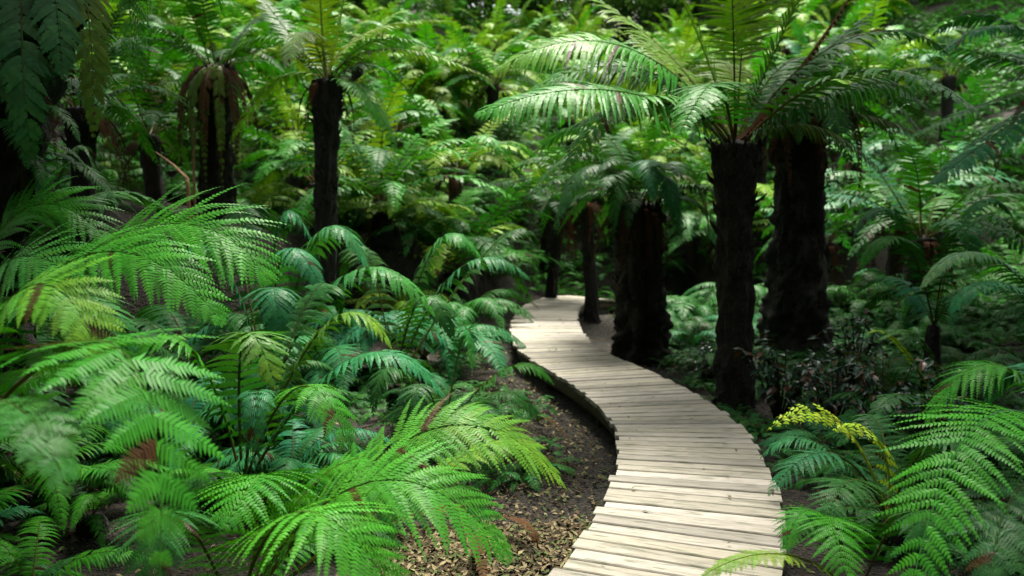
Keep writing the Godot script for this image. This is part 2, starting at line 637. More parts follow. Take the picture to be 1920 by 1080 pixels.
func trunk_mesh(path: Array, radii: Array, sides: int, rings: int, rough: float, seed_: int, ridges := 0.0) -> ArrayMesh:
	var st := SurfaceTool.new()
	st.begin(Mesh.PRIMITIVE_TRIANGLES)
	var n := path.size()
	for k in rings + 1:
		var t := float(k) / rings * (n - 1)
		var i := mini(int(t), n - 2)
		var f := t - i
		var p: Vector3 = (path[i] as Vector3).lerp(path[i + 1], f)
		var r: float = lerpf(radii[i], radii[i + 1], smoothstep(0.0, 1.0, f))
		for a in sides + 1:
			var ang := TAU * (a % sides) / sides
			var rr := r * (1.0 + rough * fine.get_noise_3d(cos(ang) * 0.8 + seed_ * 3.1, p.y * 0.9, sin(ang) * 0.8) * 1.6 + ridges * sin(ang * 7.0 + seed_ + p.y * 0.6) + rough * 0.5 * noise.get_noise_3d(cos(ang) * 9.0 + seed_, p.y * 14.0, sin(ang) * 9.0) + rough * 0.7 * fine.get_noise_3d(cos(ang) * 5.0 + seed_, p.y * 1.1, sin(ang) * 5.0))
			st.set_smooth_group(0)
			st.add_vertex(p + Vector3(cos(ang), 0, sin(ang)) * rr)
	for k in rings:
		for a in sides:
			var q := k * (sides + 1) + a
			for z in [q, q + sides + 1, q + 1, q + 1, q + sides + 1, q + sides + 2]: st.add_index(z)
	# top
	var top := rings * (sides + 1)
	st.add_vertex((path[n - 1] as Vector3) + Vector3.UP * (radii[n - 1] as float) * 0.3)
	var c := (rings + 1) * (sides + 1)
	for a in sides:
		for z in [top + a, c, top + a + 1]: st.add_index(z)
	st.generate_normals()
	return st.commit()


func stub_mesh(seed_: int) -> ArrayMesh:
	# the broken base of an old frond
	var rng := RandomNumberGenerator.new()
	rng.seed = seed_
	var l := rng.randf_range(0.10, 0.2)
	return trunk_mesh([Vector3(0, 0, 0), Vector3(0.02, l * 0.6, 0), Vector3(0.01, l, 0.01)], [0.022, 0.016, 0.007], 5, 3, 0.2, seed_)


func add_stubs(root: Node3D, path: Array, radii: Array, count: int, from: float, seed_: int) -> void:
	if stub_meshes.is_empty():
		for k in 5: stub_meshes.append(stub_mesh(70 + k))
	var rng := RandomNumberGenerator.new()
	rng.seed = seed_
	var n := path.size()
	for k in count:
		var t := lerpf(from, 0.99, rng.randf()) * (n - 1)
		var i := mini(int(t), n - 2)
		var f := t - i
		var p: Vector3 = (path[i] as Vector3).lerp(path[i + 1], f)
		var r: float = lerpf(radii[i], radii[i + 1], smoothstep(0.0, 1.0, f))
		var a := rng.randf() * TAU
		var o := part("frond_stub", stub_meshes[rng.randi() % 5], trunk_mats[0], root)
		o.transform = Transform3D(Basis(Vector3.UP, -a) * Basis(Vector3(0, 0, 1), -rng.randf_range(0.25, 0.9)), p + Vector3(cos(a), 0, sin(a)) * r * 0.88)


# ---------------------------------------------------------------- tree ferns

func tree_fern(label: String, group: String, at: Vector3, top: Vector3, radii: Array, opt: Dictionary) -> Node3D:
	# at: foot; top: crown point; opt: seed, count, size, tones, level, skirt, mat, stubs, hero
	var called: String = opt.get("called", "tree_fern")
	at.y = land(at.x, at.z)
	var root := base(called, at)
	tag(root, label, "tree fern", group)
	var rng := RandomNumberGenerator.new()
	rng.seed = opt.get("seed", 1)
	var h := top - at
	var bend: Vector3 = opt.get("bend", Vector3.ZERO)
	var path := [Vector3(0, -0.15, 0), h * 0.12, h * 0.4 + bend, h * 0.75 + bend * 0.6, h]
	var near: bool = opt.get("level", "far") == "near"
	part("trunk", trunk_mesh(path, radii, 44 if near else 12, 80 if near else 14, opt.get("rough", 0.22), opt.get("seed", 1), opt.get("ridges", 0.05)), trunk_mats[opt.get("mat", 0)], root)
	if near: add_stubs(root, path, radii, opt.get("stubs", 40), opt.get("stub_from", 0.5), opt.get("seed", 1))
	if near: add_stubs(root, path, radii, 16, 0.96, opt.get("seed", 1) + 1)
	var size: float = opt.get("size", 1.8)
	var count: int = opt.get("count", 14)
	var tones: Array = opt.get("tones", ["deep", "bright"])
	var a0 := rng.randf() * TAU
	for k in count:
		var kinds: Array = opt.get("kinds", ["wide", "arch", "wide", "fall", "arch", "rise"])
		var kind: String = kinds[k % kinds.size()]
		var turn: float = a0 + k * 2.39996 + rng.randf_range(-0.2, 0.2)
		put_frond(root, kind, opt.get("level", "far"), tones[rng.randi() % tones.size()], h + Vector3(cos(turn), 0, -sin(turn)) * (radii[4] as float) * 0.5 + Vector3.UP * 0.02, turn, rng.randf_range(-0.18, 0.22), size * rng.randf_range(0.82, 1.12), rng)
	for k in opt.get("skirt", 0):
		var turn := rng.randf() * TAU
		put_frond(root, "skirt", opt.get("level", "far"), "dead", h + Vector3(cos(turn), 0, -sin(turn)) * (radii[4] as float) * 0.8 - Vector3.UP * 0.08, turn, rng.randf_range(-0.1, 0.25), size * rng.randf_range(0.55, 0.85), rng)
	return root


func hero_fronds(root: Node3D, top: Vector3, list: Array, seed_: int) -> void:
	# list rows: [mid, tip, options]
	var k := 0
	for f in list:
		k += 1
		var o: Dictionary = f[2].duplicate()
		o.seed = seed_ * 100 + k
		if not o.has("dense"): o.dense = 1.4
		var tone: String = o.get("tone", "deep")
		add_frond(root, "dead_frond" if tone == "dead" else "frond", through(top, f[0], f[1]), o, dry_mat if tone == "dead" else leaf_mat)


func tree_ferns() -> void:
	build_library()
	# the tall dark one beside the boardwalk
	var top := Vector3(2.201, 2.618, -8.000)
	var t := tree_fern("dark trunked tree fern beside the boardwalk, spreading huge fronds over the path", "tree ferns", Vector3(2.264, -0.030, -8.000), top, [0.24, 0.185, 0.165, 0.175, 0.21],
		{"seed": 5, "count": 11, "size": 2.0, "level": "near", "stubs": 70, "stub_from": 0.55, "rough": 0.2, "tones": ["bright", "lime", "deep"], "kinds": ["wide", "arch", "wide"]})
	hero_fronds(t, top, [
		[Vector3(1.038, 3.485, -7.600), Vector3(-0.169, 3.225, -7.400), {"half": 0.85, "n": 42, "m": 12, "tone": "bright", "tip": "lime", "droop": 0.8, "face": 0.5}],
		[Vector3(0.916, 2.993, -7.000), Vector3(-0.303, 2.741, -6.600), {"half": 0.75, "n": 42, "m": 12, "tone": "bright", "tip": "bright", "droop": 0.7, "face": 0.45}],
		[Vector3(1.237, 3.333, -7.900), Vector3(0.129, 3.105, -7.900), {"half": 0.75, "n": 38, "m": 11, "tone": "deep", "tip": "bright", "droop": 0.7, "face": 0.5}],
		[Vector3(1.211, 3.013, -8.400), Vector3(0.142, 2.508, -8.600), {"half": 0.5, "n": 28, "m": 10, "tone": "deep", "droop": 0.6}],
		[Vector3(1.603, 3.709, -8.800), Vector3(0.713, 4.424, -9.200), {"half": 0.6, "n": 28, "m": 10, "tone": "lime", "droop": 0.4}],
		[Vector3(1.887, 3.717, -8.300), Vector3(1.424, 4.518, -8.200), {"half": 0.6, "n": 28, "m": 10, "tone": "lime", "droop": 0.3}],
		[Vector3(2.075, 3.641, -7.700), Vector3(1.819, 4.280, -7.000), {"half": 0.5, "n": 26, "m": 9, "tone": "olive", "tip": "lime", "droop": 0.3, "stalk": 0.38, "stem": Color(0.03, 0.014, 0.008)}],
		[Vector3(2.357, 3.738, -8.400), Vector3(2.485, 4.866, -8.800), {"half": 0.55, "n": 26, "m": 9, "tone": "olive", "tip": "lime", "droop": 0.3, "stalk": 0.38, "stem": Color(0.03, 0.014, 0.008)}],
		[Vector3(2.576, 3.553, -8.000), Vector3(2.827, 4.221, -7.700), {"half": 0.55, "n": 28, "m": 10, "tone": "deep", "tip": "lime", "droop": 0.4}],
		[Vector3(3.031, 3.396, -8.600), Vector3(3.963, 4.146, -9.000), {"half": 0.5, "n": 28, "m": 10, "tone": "deep", "droop": 0.5}],
		[Vector3(2.909, 3.039, -7.600), Vector3(3.865, 3.068, -7.300), {"half": 0.5, "n": 30, "m": 10, "tone": "deep", "tip": "bright", "droop": 1.5, "fwd": 0.1, "fat": 0.35}],
		[Vector3(2.868, 2.790, -7.800), Vector3(3.515, 2.300, -7.600), {"half": 0.42, "n": 24, "m": 9, "tone": "olive", "droop": 1.2, "fat": 0.4}],
		[Vector3(1.979, 3.274, -8.900), Vector3(1.457, 4.174, -10.200), {"half": 0.5, "n": 26, "m": 9, "tone": "lime", "droop": 0.4}],
		[Vector3(2.626, 3.141, -7.800), Vector3(3.231, 4.077, -7.700), {"half": 0.18, "n": 24, "m": 7, "tone": "dead", "droop": 1.4, "ragged": 0.15, "stem": Color(0.07, 0.035, 0.02), "rad": 0.045}],
	], 5)
	# left of the clearing
	top = Vector3(-2.432, 3.655, -10.700)
	t = tree_fern("slim black tree fern trunk standing left of the clearing, holding a pale folded frond", "tree ferns", Vector3(-2.581, 1.711, -10.900), top, [0.21, 0.155, 0.135, 0.14, 0.18],
		{"seed": 6, "count": 4, "size": 1.4, "skirt": 6, "level": "near", "stubs": 50, "stub_from": 0.6, "tones": ["deep", "lime"]})
	hero_fronds(t, top, [
		[Vector3(-2.550, 4.162, -10.200), Vector3(-2.660, 3.632, -9.600), {"half": 0.42, "n": 24, "m": 8, "tone": "pale", "droop": 0.7}],
		[Vector3(-2.404, 4.217, -10.400), Vector3(-2.354, 4.976, -10.100), {"half": 0.42, "n": 26, "m": 8, "tone": "lime", "droop": 0.3, "stem": Color(0.32, 0.30, 0.14), "rad": 0.024}],
		[Vector3(-2.286, 4.302, -10.800), Vector3(-2.121, 5.183, -10.800), {"half": 0.42, "n": 26, "m": 8, "tone": "lime", "droop": 0.3, "stem": Color(0.32, 0.30, 0.14), "rad": 0.024}],
		[Vector3(-1.586, 4.045, -10.600), Vector3(-0.238, 3.622, -10.400), {"half": 0.42, "n": 30, "m": 8, "tone": "olive", "tip": "lime", "droop": 0.7}],
		[Vector3(-1.963, 4.388, -11.200), Vector3(-0.842, 4.665, -11.800), {"half": 0.42, "n": 28, "m": 8, "tone": "lime", "droop": 0.5}],
		[Vector3(-3.108, 4.151, -10.400), Vector3(-3.830, 3.591, -10.200), {"half": 0.45, "n": 28, "m": 8, "tone": "bright", "tip": "olive", "droop": 0.6}],
		[Vector3(-3.161, 3.715, -11.000), Vector3(-3.837, 2.864, -11.000), {"half": 0.4, "n": 26, "m": 8, "tone": "lime", "droop": 0.7}],
		[Vector3(-3.108, 4.430, -11.400), Vector3(-3.795, 5.237, -12.000), {"half": 0.4, "n": 26, "m": 8, "tone": "deep", "droop": 0.4}],
		[Vector3(-1.867, 3.460, -10.200), Vector3(-1.403, 2.649, -9.900), {"half": 0.36, "n": 24, "m": 8, "tone": "bright", "droop": 0.6}],
	], 6)
	# stout one at the bend
	top = Vector3(1.621, 2.034, -10.400)
	t = tree_fern("stout short tree fern with flaring root skirt at the bend of the boardwalk", "tree ferns", Vector3(1.723, -0.030, -10.400), top, [0.48, 0.35, 0.29, 0.28, 0.27],
		{"seed": 7, "count": 20, "size": 1.25, "level": "near", "stubs": 60, "stub_from": 0.55, "rough": 0.3, "ridges": 0.08, "skirt": 16, "mat": 1, "kinds": ["fall", "wide", "fall", "arch"], "tones": ["dark", "deep"]})
	hero_fronds(t, top, [
		[Vector3(1.648, 2.579, -9.800), Vector3(1.616, 2.061, -9.200), {"half": 0.36, "n": 26, "m": 9, "tone": "teal", "droop": 0.8}],
		[Vector3(1.313, 2.446, -9.700), Vector3(1.163, 1.695, -9.200), {"half": 0.3, "n": 26, "m": 9, "tone": "deep", "droop": 0.9}],
		[Vector3(1.827, 2.383, -9.700), Vector3(1.920, 1.630, -9.300), {"half": 0.3, "n": 26, "m": 9, "tone": "teal", "droop": 0.9}],
		[Vector3(0.874, 2.669, -10.200), Vector3(0.166, 2.066, -10.000), {"half": 0.4, "n": 28, "m": 9, "tone": "dark", "droop": 0.8}],
		[Vector3(0.960, 2.510, -9.700), Vector3(0.495, 1.692, -9.300), {"half": 0.36, "n": 26, "m": 9, "tone": "dark", "droop": 0.9}],
		[Vector3(2.224, 2.402, -10.200), Vector3(2.464, 1.602, -10.000), {"half": 0.36, "n": 26, "m": 9, "tone": "olive", "droop": 0.8}],
		[Vector3(1.251, 3.026, -11.200), Vector3(0.474, 3.021, -12.000), {"half": 0.4, "n": 26, "m": 9, "tone": "deep", "droop": 0.6}],
	], 7)
	# broad mossy trunk behind the tall one
	top = Vector3(3.754, 3.210, -10.600)
	t = tree_fern("broad mossy tree fern trunk standing close behind the tall dark one", "tree ferns", Vector3(3.805, -0.214, -10.600), top, [0.52, 0.40, 0.32, 0.30, 0.29],
		{"seed": 8, "count": 20, "size": 1.5, "level": "near", "stubs": 50, "stub_from": 0.6, "rough": 0.24, "ridges": 0.06, "skirt": 22, "mat": 1, "kinds": ["fall", "wide", "fall"], "tones": ["dark", "deep", "dark"]})
	hero_fronds(t, top, [
		[Vector3(4.210, 3.263, -10.200), Vector3(4.221, 2.097, -9.800), {"half": 0.22, "n": 26, "m": 7, "tone": "dead", "droop": 1.2}],
		[Vector3(4.655, 3.684, -10.800), Vector3(6.059, 3.961, -11.200), {"half": 0.5, "n": 28, "m": 8, "tone": "deep", "droop": 0.7}],
		[Vector3(4.550, 3.132, -10.200), Vector3(5.536, 2.656, -10.000), {"half": 0.45, "n": 28, "m": 8, "tone": "olive", "droop": 0.8}],
	], 8)
	# slim trunks over the far bend
	tree_fern("slender tree fern trunk over the far end of the boardwalk, nearest its last visible planks", "tree ferns", Vector3(1.430, 0.175, -14.000), Vector3(1.280, 2.166, -14.000), [0.17, 0.12, 0.10, 0.10, 0.13],
		{"seed": 9, "count": 13, "size": 1.5, "level": "near", "stubs": 24, "skirt": 6, "tones": ["dark", "deep"]})
	tree_fern("thin leaning tree fern trunk left of the far bend of the boardwalk", "tree ferns", Vector3(0.715, -0.033, -15.200), Vector3(0.908, 1.980, -15.200), [0.16, 0.12, 0.095, 0.095, 0.12],
		{"seed": 10, "count": 12, "size": 1.4, "level": "near", "stubs": 20, "skirt": 6, "tones": ["dark", "deep"]})
	# left back: one with a skirt of dead fronds
	top = Vector3(-4.705, 4.210, -13.000)
	t = tree_fern("shaggy tree fern with a hanging skirt of withered fronds, left of the slim black trunk", "tree ferns", Vector3(-4.843, 1.738, -13.200), top, [0.34, 0.26, 0.24, 0.24, 0.28],
		{"seed": 12, "count": 12, "size": 1.7, "level": "near", "stubs": 40, "skirt": 16, "mat": 1, "tones": ["deep", "bright"]})
	var hang := []
	for k in 16:
		var px := -5.55 + 1.45 * k / 15.0
		var way := Vector3(px + 4.85, 0, 0.5 - absf(px + 4.85) * 0.4 + 0.25 * (k % 3)).normalized() * (0.35 + 0.12 * (k % 3))
		hang.append([top + way + Vector3(0, -0.35, 0), top + way * 1.15 + Vector3(0, -1.35 - 0.2 * (k % 4), 0), {"half": 0.2, "n": 22, "m": 6, "tone": "olive" if k % 2 else "dead", "droop": 1.1, "ragged": 0.15, "stem": Color(0.12, 0.08, 0.04)}])
	hero_fronds(t, top, hang, 12)
	# far left, in the shade
	tree_fern("reddish brown tree fern trunk in the dark left corner above the ferns", "tree ferns", Vector3(-4.630, 1.829, -8.600), Vector3(-4.554, 3.037, -8.600), [0.2, 0.13, 0.11, 0.11, 0.14],
		{"seed": 13, "count": 12, "size": 1.25, "level": "near", "stubs": 24, "skirt": 8, "tones": ["dark", "deep", "dark"]})
	# right side, behind
	top = Vector3(6.514, 3.481, -9.500)
	t = tree_fern("tree fern leaning in from the right edge with blue green fronds", "tree ferns", Vector3(6.856, 0.406, -9.500), top, [0.3, 0.2, 0.18, 0.18, 0.22],
		{"seed": 14, "count": 8, "size": 1.7, "level": "near", "skirt": 4, "tones": ["deep", "teal"]})
	hero_fronds(t, top, [
		[Vector3(5.421, 3.199, -9.200), Vector3(4.380, 2.766, -9.000), {"half": 0.5, "n": 30, "m": 9, "tone": "deep", "tip": "bright", "droop": 0.6}],
		[Vector3(5.264, 2.806, -8.800), Vector3(4.413, 2.252, -8.500), {"half": 0.5, "n": 30, "m": 9, "tone": "teal", "droop": 0.6}],
		[Vector3(5.752, 3.742, -9.600), Vector3(4.905, 3.965, -9.800), {"half": 0.5, "n": 30, "m": 9, "tone": "bright", "droop": 0.6}],
	], 14)
	# top left: a frond hanging into view from a tree fern outside the frame
	top = Vector3(-3.206, 4.304, -5.600)
	t = tree_fern("tree fern at the upper left edge whose bright frond hangs into view", "tree ferns", Vector3(-3.894, 0.442, -5.600), top, [0.3, 0.2, 0.18, 0.18, 0.22],
		{"seed": 15, "count": 5, "size": 1.3, "level": "near", "skirt": 3, "tones": ["deep"]})
	hero_fronds(t, top, [
		[Vector3(-2.712, 3.858, -5.600), Vector3(-2.553, 2.805, -5.500), {"half": 0.5, "n": 26, "m": 10, "tone": "bright", "droop": 0.5, "hi": true}],
		[Vector3(-2.526, 4.175, -5.900), Vector3(-2.169, 3.439, -6.200), {"half": 0.5, "n": 26, "m": 10, "tone": "bright", "droop": 0.5}],
		[Vector3(-3.212, 3.565, -5.200), Vector3(-3.018, 2.607, -4.900), {"half": 0.4, "n": 24, "m": 9, "tone": "dark", "droop": 0.6}],
		[Vector3(-2.793, 3.597, -5.000), Vector3(-2.578, 2.733, -4.700), {"half": 0.36, "n": 24, "m": 9, "tone": "dark", "droop": 0.7}],
		[Vector3(-2.713, 3.500, -5.200), Vector3(-2.582, 2.425, -5.000), {"half": 0.3, "n": 24, "m": 9, "tone": "olive", "droop": 0.8}],
		[Vector3(-2.856, 3.205, -4.800), Vector3(-2.730, 2.272, -4.600), {"half": 0.3, "n": 24, "m": 9, "tone": "dark", "droop": 0.8}],
	], 15)


func fern(label: String, group: String, at: Vector3, rows: Array, seed_: int, extra := 5, size := 0.9, tones := ["deep", "bright"]) -> void:
	# at.y is the height of the crown above the soil
	var y := land(at.x, at.z)
	var root := base("fern", Vector3(at.x, y, at.z))
	tag(root, label, "fern", group)
	part("rootstock", rootstock_mesh(at.y + 0.03, 0.09, seed_), trunk_mats[0], root)
	var top := Vector3(at.x, y + at.y, at.z)
	hero_fronds(root, top, rows, seed_)
	var rng := RandomNumberGenerator.new()
	rng.seed = seed_
	for k in extra:
		var turn := rng.randf() * TAU
		put_frond(root, ["vault", "wide", "vault"][k % 3], "near", tones[rng.randi() % tones.size()], Vector3(0, at.y, 0), turn, rng.randf_range(-0.1, 0.15), size * rng.randf_range(0.75, 1.1), rng)


func hero_ferns() -> void:
	var g := "low ferns beside the boardwalk"
	fern("big fern arching in from the left edge, its sunlit feathery fronds lying one over another", g, Vector3(-3.541, 0.500, -4.700), [
		[Vector3(-2.269, 1.826, -4.700), Vector3(-1.401, 1.571, -4.600), {"half": 0.75, "n": 38, "m": 13, "hi": true, "split": true, "tone": "bright", "droop": 0.5, "fwd": 0.5, "face": 0.6}],
		[Vector3(-3.247, 1.924, -5.200), Vector3(-2.550, 1.707, -5.200), {"half": 0.6, "n": 30, "m": 12, "hi": true, "tone": "bright", "droop": 0.5, "fwd": 0.5, "face": 0.6}],
		[Vector3(-2.383, 1.714, -4.300), Vector3(-1.490, 1.396, -4.100), {"half": 0.55, "n": 32, "m": 12, "hi": true, "tone": "bright", "droop": 0.5, "fwd": 0.5, "face": 0.6}],
		[Vector3(-2.823, 1.678, -4.400), Vector3(-2.147, 1.410, -4.200), {"half": 0.55, "n": 30, "m": 12, "hi": true, "tone": "deep", "tip": "bright", "droop": 0.5, "fwd": 0.5, "face": 0.6}],
		[Vector3(-2.355, 1.557, -3.900), Vector3(-1.779, 1.227, -3.700), {"half": 0.4, "n": 26, "m": 11, "tone": "deep", "droop": 0.6}],
		[Vector3(-3.114, 2.038, -5.800), Vector3(-2.398, 1.671, -6.200), {"half": 0.4, "n": 26, "m": 10, "tone": "deep", "droop": 0.6}],
	], 21, 4, 1.2)
	fern("blue green fern in mid left, rounded arching fronds reaching right toward the boardwalk", g, Vector3(-2.239, 0.220, -7.300), [
		[Vector3(-2.197, 1.874, -7.600), Vector3(-1.778, 1.533, -7.400), {"half": 0.42, "n": 26, "m": 8, "tone": "teal", "droop": 0.95}],
		[Vector3(-2.709, 1.921, -8.000), Vector3(-2.322, 1.642, -8.300), {"half": 0.36, "n": 24, "m": 8, "tone": "dark", "droop": 0.9}],
		[Vector3(-1.725, 1.762, -7.200), Vector3(-1.241, 1.394, -7.000), {"half": 0.42, "n": 26, "m": 8, "tone": "teal", "droop": 0.95}],
		[Vector3(-1.951, 1.594, -6.800), Vector3(-1.526, 1.262, -6.500), {"half": 0.39, "n": 26, "m": 8, "tone": "teal", "droop": 0.95}],
		[Vector3(-1.384, 1.449, -6.900), Vector3(-0.622, 1.067, -6.700), {"half": 0.45, "n": 28, "m": 9, "tone": "teal", "tip": "bright", "droop": 0.95}],
		[Vector3(-1.930, 1.338, -6.400), Vector3(-1.762, 0.952, -6.000), {"half": 0.39, "n": 24, "m": 8, "tone": "teal", "droop": 0.9}],
		[Vector3(-2.689, 1.618, -7.200), Vector3(-3.053, 1.206, -7.000), {"half": 0.42, "n": 24, "m": 8, "tone": "teal", "droop": 0.9}],
	], 22, 4, 0.8, ["teal", "deep"])
	fern("blue green fern behind the log gap, two broad rounded fronds by the boardwalk bend", g, Vector3(-1.170, 0.220, -7.800), [
		[Vector3(-0.754, 1.628, -7.800), Vector3(-0.279, 1.495, -7.600), {"half": 0.42, "n": 26, "m": 9, "tone": "teal", "tip": "bright", "droop": 0.95}],
		[Vector3(-0.501, 1.426, -7.500), Vector3(0.171, 1.344, -7.300), {"half": 0.39, "n": 28, "m": 9, "tone": "teal", "droop": 0.95}],
		[Vector3(-0.168, 1.638, -8.400), Vector3(0.283, 1.549, -8.500), {"half": 0.28, "n": 22, "m": 7, "tone": "dark", "droop": 0.9}],
		[Vector3(-0.798, 1.206, -7.000), Vector3(-0.497, 0.876, -6.700), {"half": 0.36, "n": 24, "m": 8, "tone": "deep", "droop": 0.9}],
		[Vector3(-1.477, 1.510, -8.200), Vector3(-1.777, 1.282, -8.300), {"half": 0.36, "n": 24, "m": 8, "tone": "dark", "droop": 0.9}],
	], 23, 3, 0.7, ["teal", "dark"])
	fern("green fern with stacked curling leaflets in the lower left middle", g, Vector3(-1.837, 0.150, -5.300), [
		[Vector3(-1.249, 1.219, -5.300), Vector3(-0.790, 1.074, -5.200), {"half": 0.32, "n": 26, "m": 9, "tone": "deep", "tip": "lime", "droop": 0.7}],
		[Vector3(-1.014, 1.052, -5.000), Vector3(-0.406, 0.801, -4.900), {"half": 0.31, "n": 28, "m": 9, "tone": "teal", "droop": 0.8}],
		[Vector3(-2.026, 1.110, -5.000), Vector3(-2.404, 1.010, -4.900), {"half": 0.34, "n": 24, "m": 9, "tone": "bright", "droop": 0.8}],
		[Vector3(-1.635, 1.195, -4.800), Vector3(-1.344, 0.967, -4.500), {"half": 0.36, "n": 24, "m": 9, "tone": "teal", "tip": "lime", "droop": 0.5}],
		[Vector3(-1.248, 0.960, -4.600), Vector3(-0.870, 0.563, -4.300), {"half": 0.32, "n": 20, "m": 9, "hi": true, "tone": "bright", "droop": 0.7, "fat": 0.5}],
		[Vector3(-1.434, 0.975, -4.400), Vector3(-1.380, 0.557, -4.100), {"half": 0.17, "n": 12, "m": 7, "hi": true, "tone": "teal", "droop": 0.6, "fat": 0.34, "curl": 0.8}],
		[Vector3(-1.504, 1.330, -5.900), Vector3(-1.292, 1.157, -6.000), {"half": 0.29, "n": 22, "m": 8, "tone": "deep", "droop": 0.8}],
	], 24, 3, 0.7, ["deep", "teal"])
	fern("low green fern spilling toward the left rim of the boardwalk", g, Vector3(-0.563, 0.100, -6.500), [
		[Vector3(-0.043, 0.707, -6.400), Vector3(0.342, 0.588, -6.300), {"half": 0.26, "n": 24, "m": 8, "tone": "deep", "tip": "bright", "droop": 0.7}],
		[Vector3(-0.122, 0.602, -6.000), Vector3(0.221, 0.400, -5.900), {"half": 0.24, "n": 24, "m": 8, "tone": "deep", "droop": 0.7}],
		[Vector3(-0.406, 0.944, -6.700), Vector3(-0.325, 0.663, -6.400), {"half": 0.24, "n": 24, "m": 8, "tone": "teal", "tip": "bright", "droop": 0.4}],
		[Vector3(-0.938, 0.727, -6.300), Vector3(-1.062, 0.415, -6.000), {"half": 0.29, "n": 24, "m": 8, "tone": "dark", "droop": 0.7}],
		[Vector3(-0.680, 0.686, -5.900), Vector3(-0.727, 0.325, -5.600), {"half": 0.24, "n": 22, "m": 8, "tone": "dark", "droop": 0.7}],
		[Vector3(-0.233, 0.573, -5.700), Vector3(-0.150, 0.393, -5.500), {"half": 0.22, "n": 20, "m": 8, "tone": "dark", "droop": 0.7}],
	], 25, 3, 0.6, ["deep", "dark"])
	fern("vivid green fern at the bottom edge, broad fronds nearly touching the leaf litter", g, Vector3(-1.188, 0.200, -3.300), [
		[Vector3(-0.406, 0.997, -3.500), Vector3(0.252, 0.708, -3.600), {"half": 0.42, "n": 30, "m": 13, "hi": true, "split": true, "tone": "bright", "tip": "lime", "droop": 0.45, "fwd": 0.45, "face": 0.4, "fat": 0.64}],
		[Vector3(-0.575, 0.909, -3.100), Vector3(0.000, 0.588, -3.100), {"half": 0.46, "n": 28, "m": 13, "hi": true, "split": true, "tone": "bright", "droop": 0.4, "fwd": 0.45, "face": 0.4, "fat": 0.64}],
		[Vector3(-0.772, 0.905, -2.800), Vector3(-0.377, 0.574, -2.700), {"half": 0.44, "n": 26, "m": 13, "hi": true, "split": true, "tone": "bright", "droop": 0.5}],
		[Vector3(-1.011, 0.874, -3.200), Vector3(-1.044, 0.845, -2.800), {"half": 0.4, "n": 24, "m": 12, "hi": true, "tone": "bright", "droop": 0.6}],
		[Vector3(-0.767, 0.855, -3.500), Vector3(-0.241, 0.632, -3.500), {"half": 0.4, "n": 28, "m": 12, "hi": true, "tone": "bright", "droop": 0.6}],
		[Vector3(-1.259, 0.866, -2.900), Vector3(-1.232, 0.684, -2.600), {"half": 0.3, "n": 24, "m": 12, "hi": true, "tone": "deep", "droop": 0.6}],
		[Vector3(-0.208, 0.810, -3.800), Vector3(0.187, 0.669, -3.900), {"half": 0.2, "n": 26, "m": 11, "hi": true, "tone": "lime", "droop": 0.6}],
	], 26, 3, 0.7, ["bright"])
	fern("close fern in the lower left corner with long separate drooping leaflets", g, Vector3(-2.196, 0.750, -2.700), [
		[Vector3(-1.305, 1.589, -2.450), Vector3(-0.917, 1.046, -2.000), {"half": 0.42, "n": 18, "m": 18, "dense": 1.0, "hi": true, "split": true, "tone": "bright", "droop": 0.35, "fwd": 0.25, "fat": 0.5}],
		[Vector3(-1.640, 1.705, -2.600), Vector3(-1.303, 1.495, -2.500), {"half": 0.32, "face": 0.5, "n": 18, "m": 12, "hi": true, "tone": "bright", "tip": "lime", "droop": 0.4}],
		[Vector3(-1.496, 1.449, -2.200), Vector3(-1.085, 1.298, -1.900), {"half": 0.22, "n": 15, "m": 13, "hi": true, "split": true, "tone": "deep", "droop": 0.5, "fat": 0.5}],
		[Vector3(-1.788, 1.373, -3.000), Vector3(-1.473, 1.166, -3.000), {"half": 0.25, "n": 20, "m": 12, "hi": true, "tone": "deep", "droop": 0.5}],
	], 27, 2, 0.7, ["deep"])
	# right side
	fern("large bright fern at the right edge, ribbed frond hanging down to the corner", g, Vector3(2.530, 0.750, -3.300), [
		[Vector3(1.848, 1.218, -3.000), Vector3(1.292, 0.680, -2.500), {"half": 0.42, "n": 24, "m": 13, "hi": true, "split": true, "tone": "bright", "droop": 0.3, "fwd": 0.3, "fat": 0.45, "stem": Color(0.07, 0.16, 0.09)}],
		[Vector3(2.140, 1.313, -3.400), Vector3(1.796, 1.066, -3.400), {"half": 0.34, "n": 28, "m": 11, "hi": true, "tone": "bright", "droop": 0.7}],
		[Vector3(2.613, 1.212, -3.900), Vector3(2.421, 0.999, -4.000), {"half": 0.25, "n": 24, "m": 10, "tone": "teal", "droop": 0.6}],
		[Vector3(1.864, 1.025, -2.800), Vector3(1.503, 0.820, -2.400), {"half": 0.3, "n": 20, "m": 12, "hi": true, "tone": "dark", "droop": 0.5}],
	], 31, 2, 0.8, ["deep"])
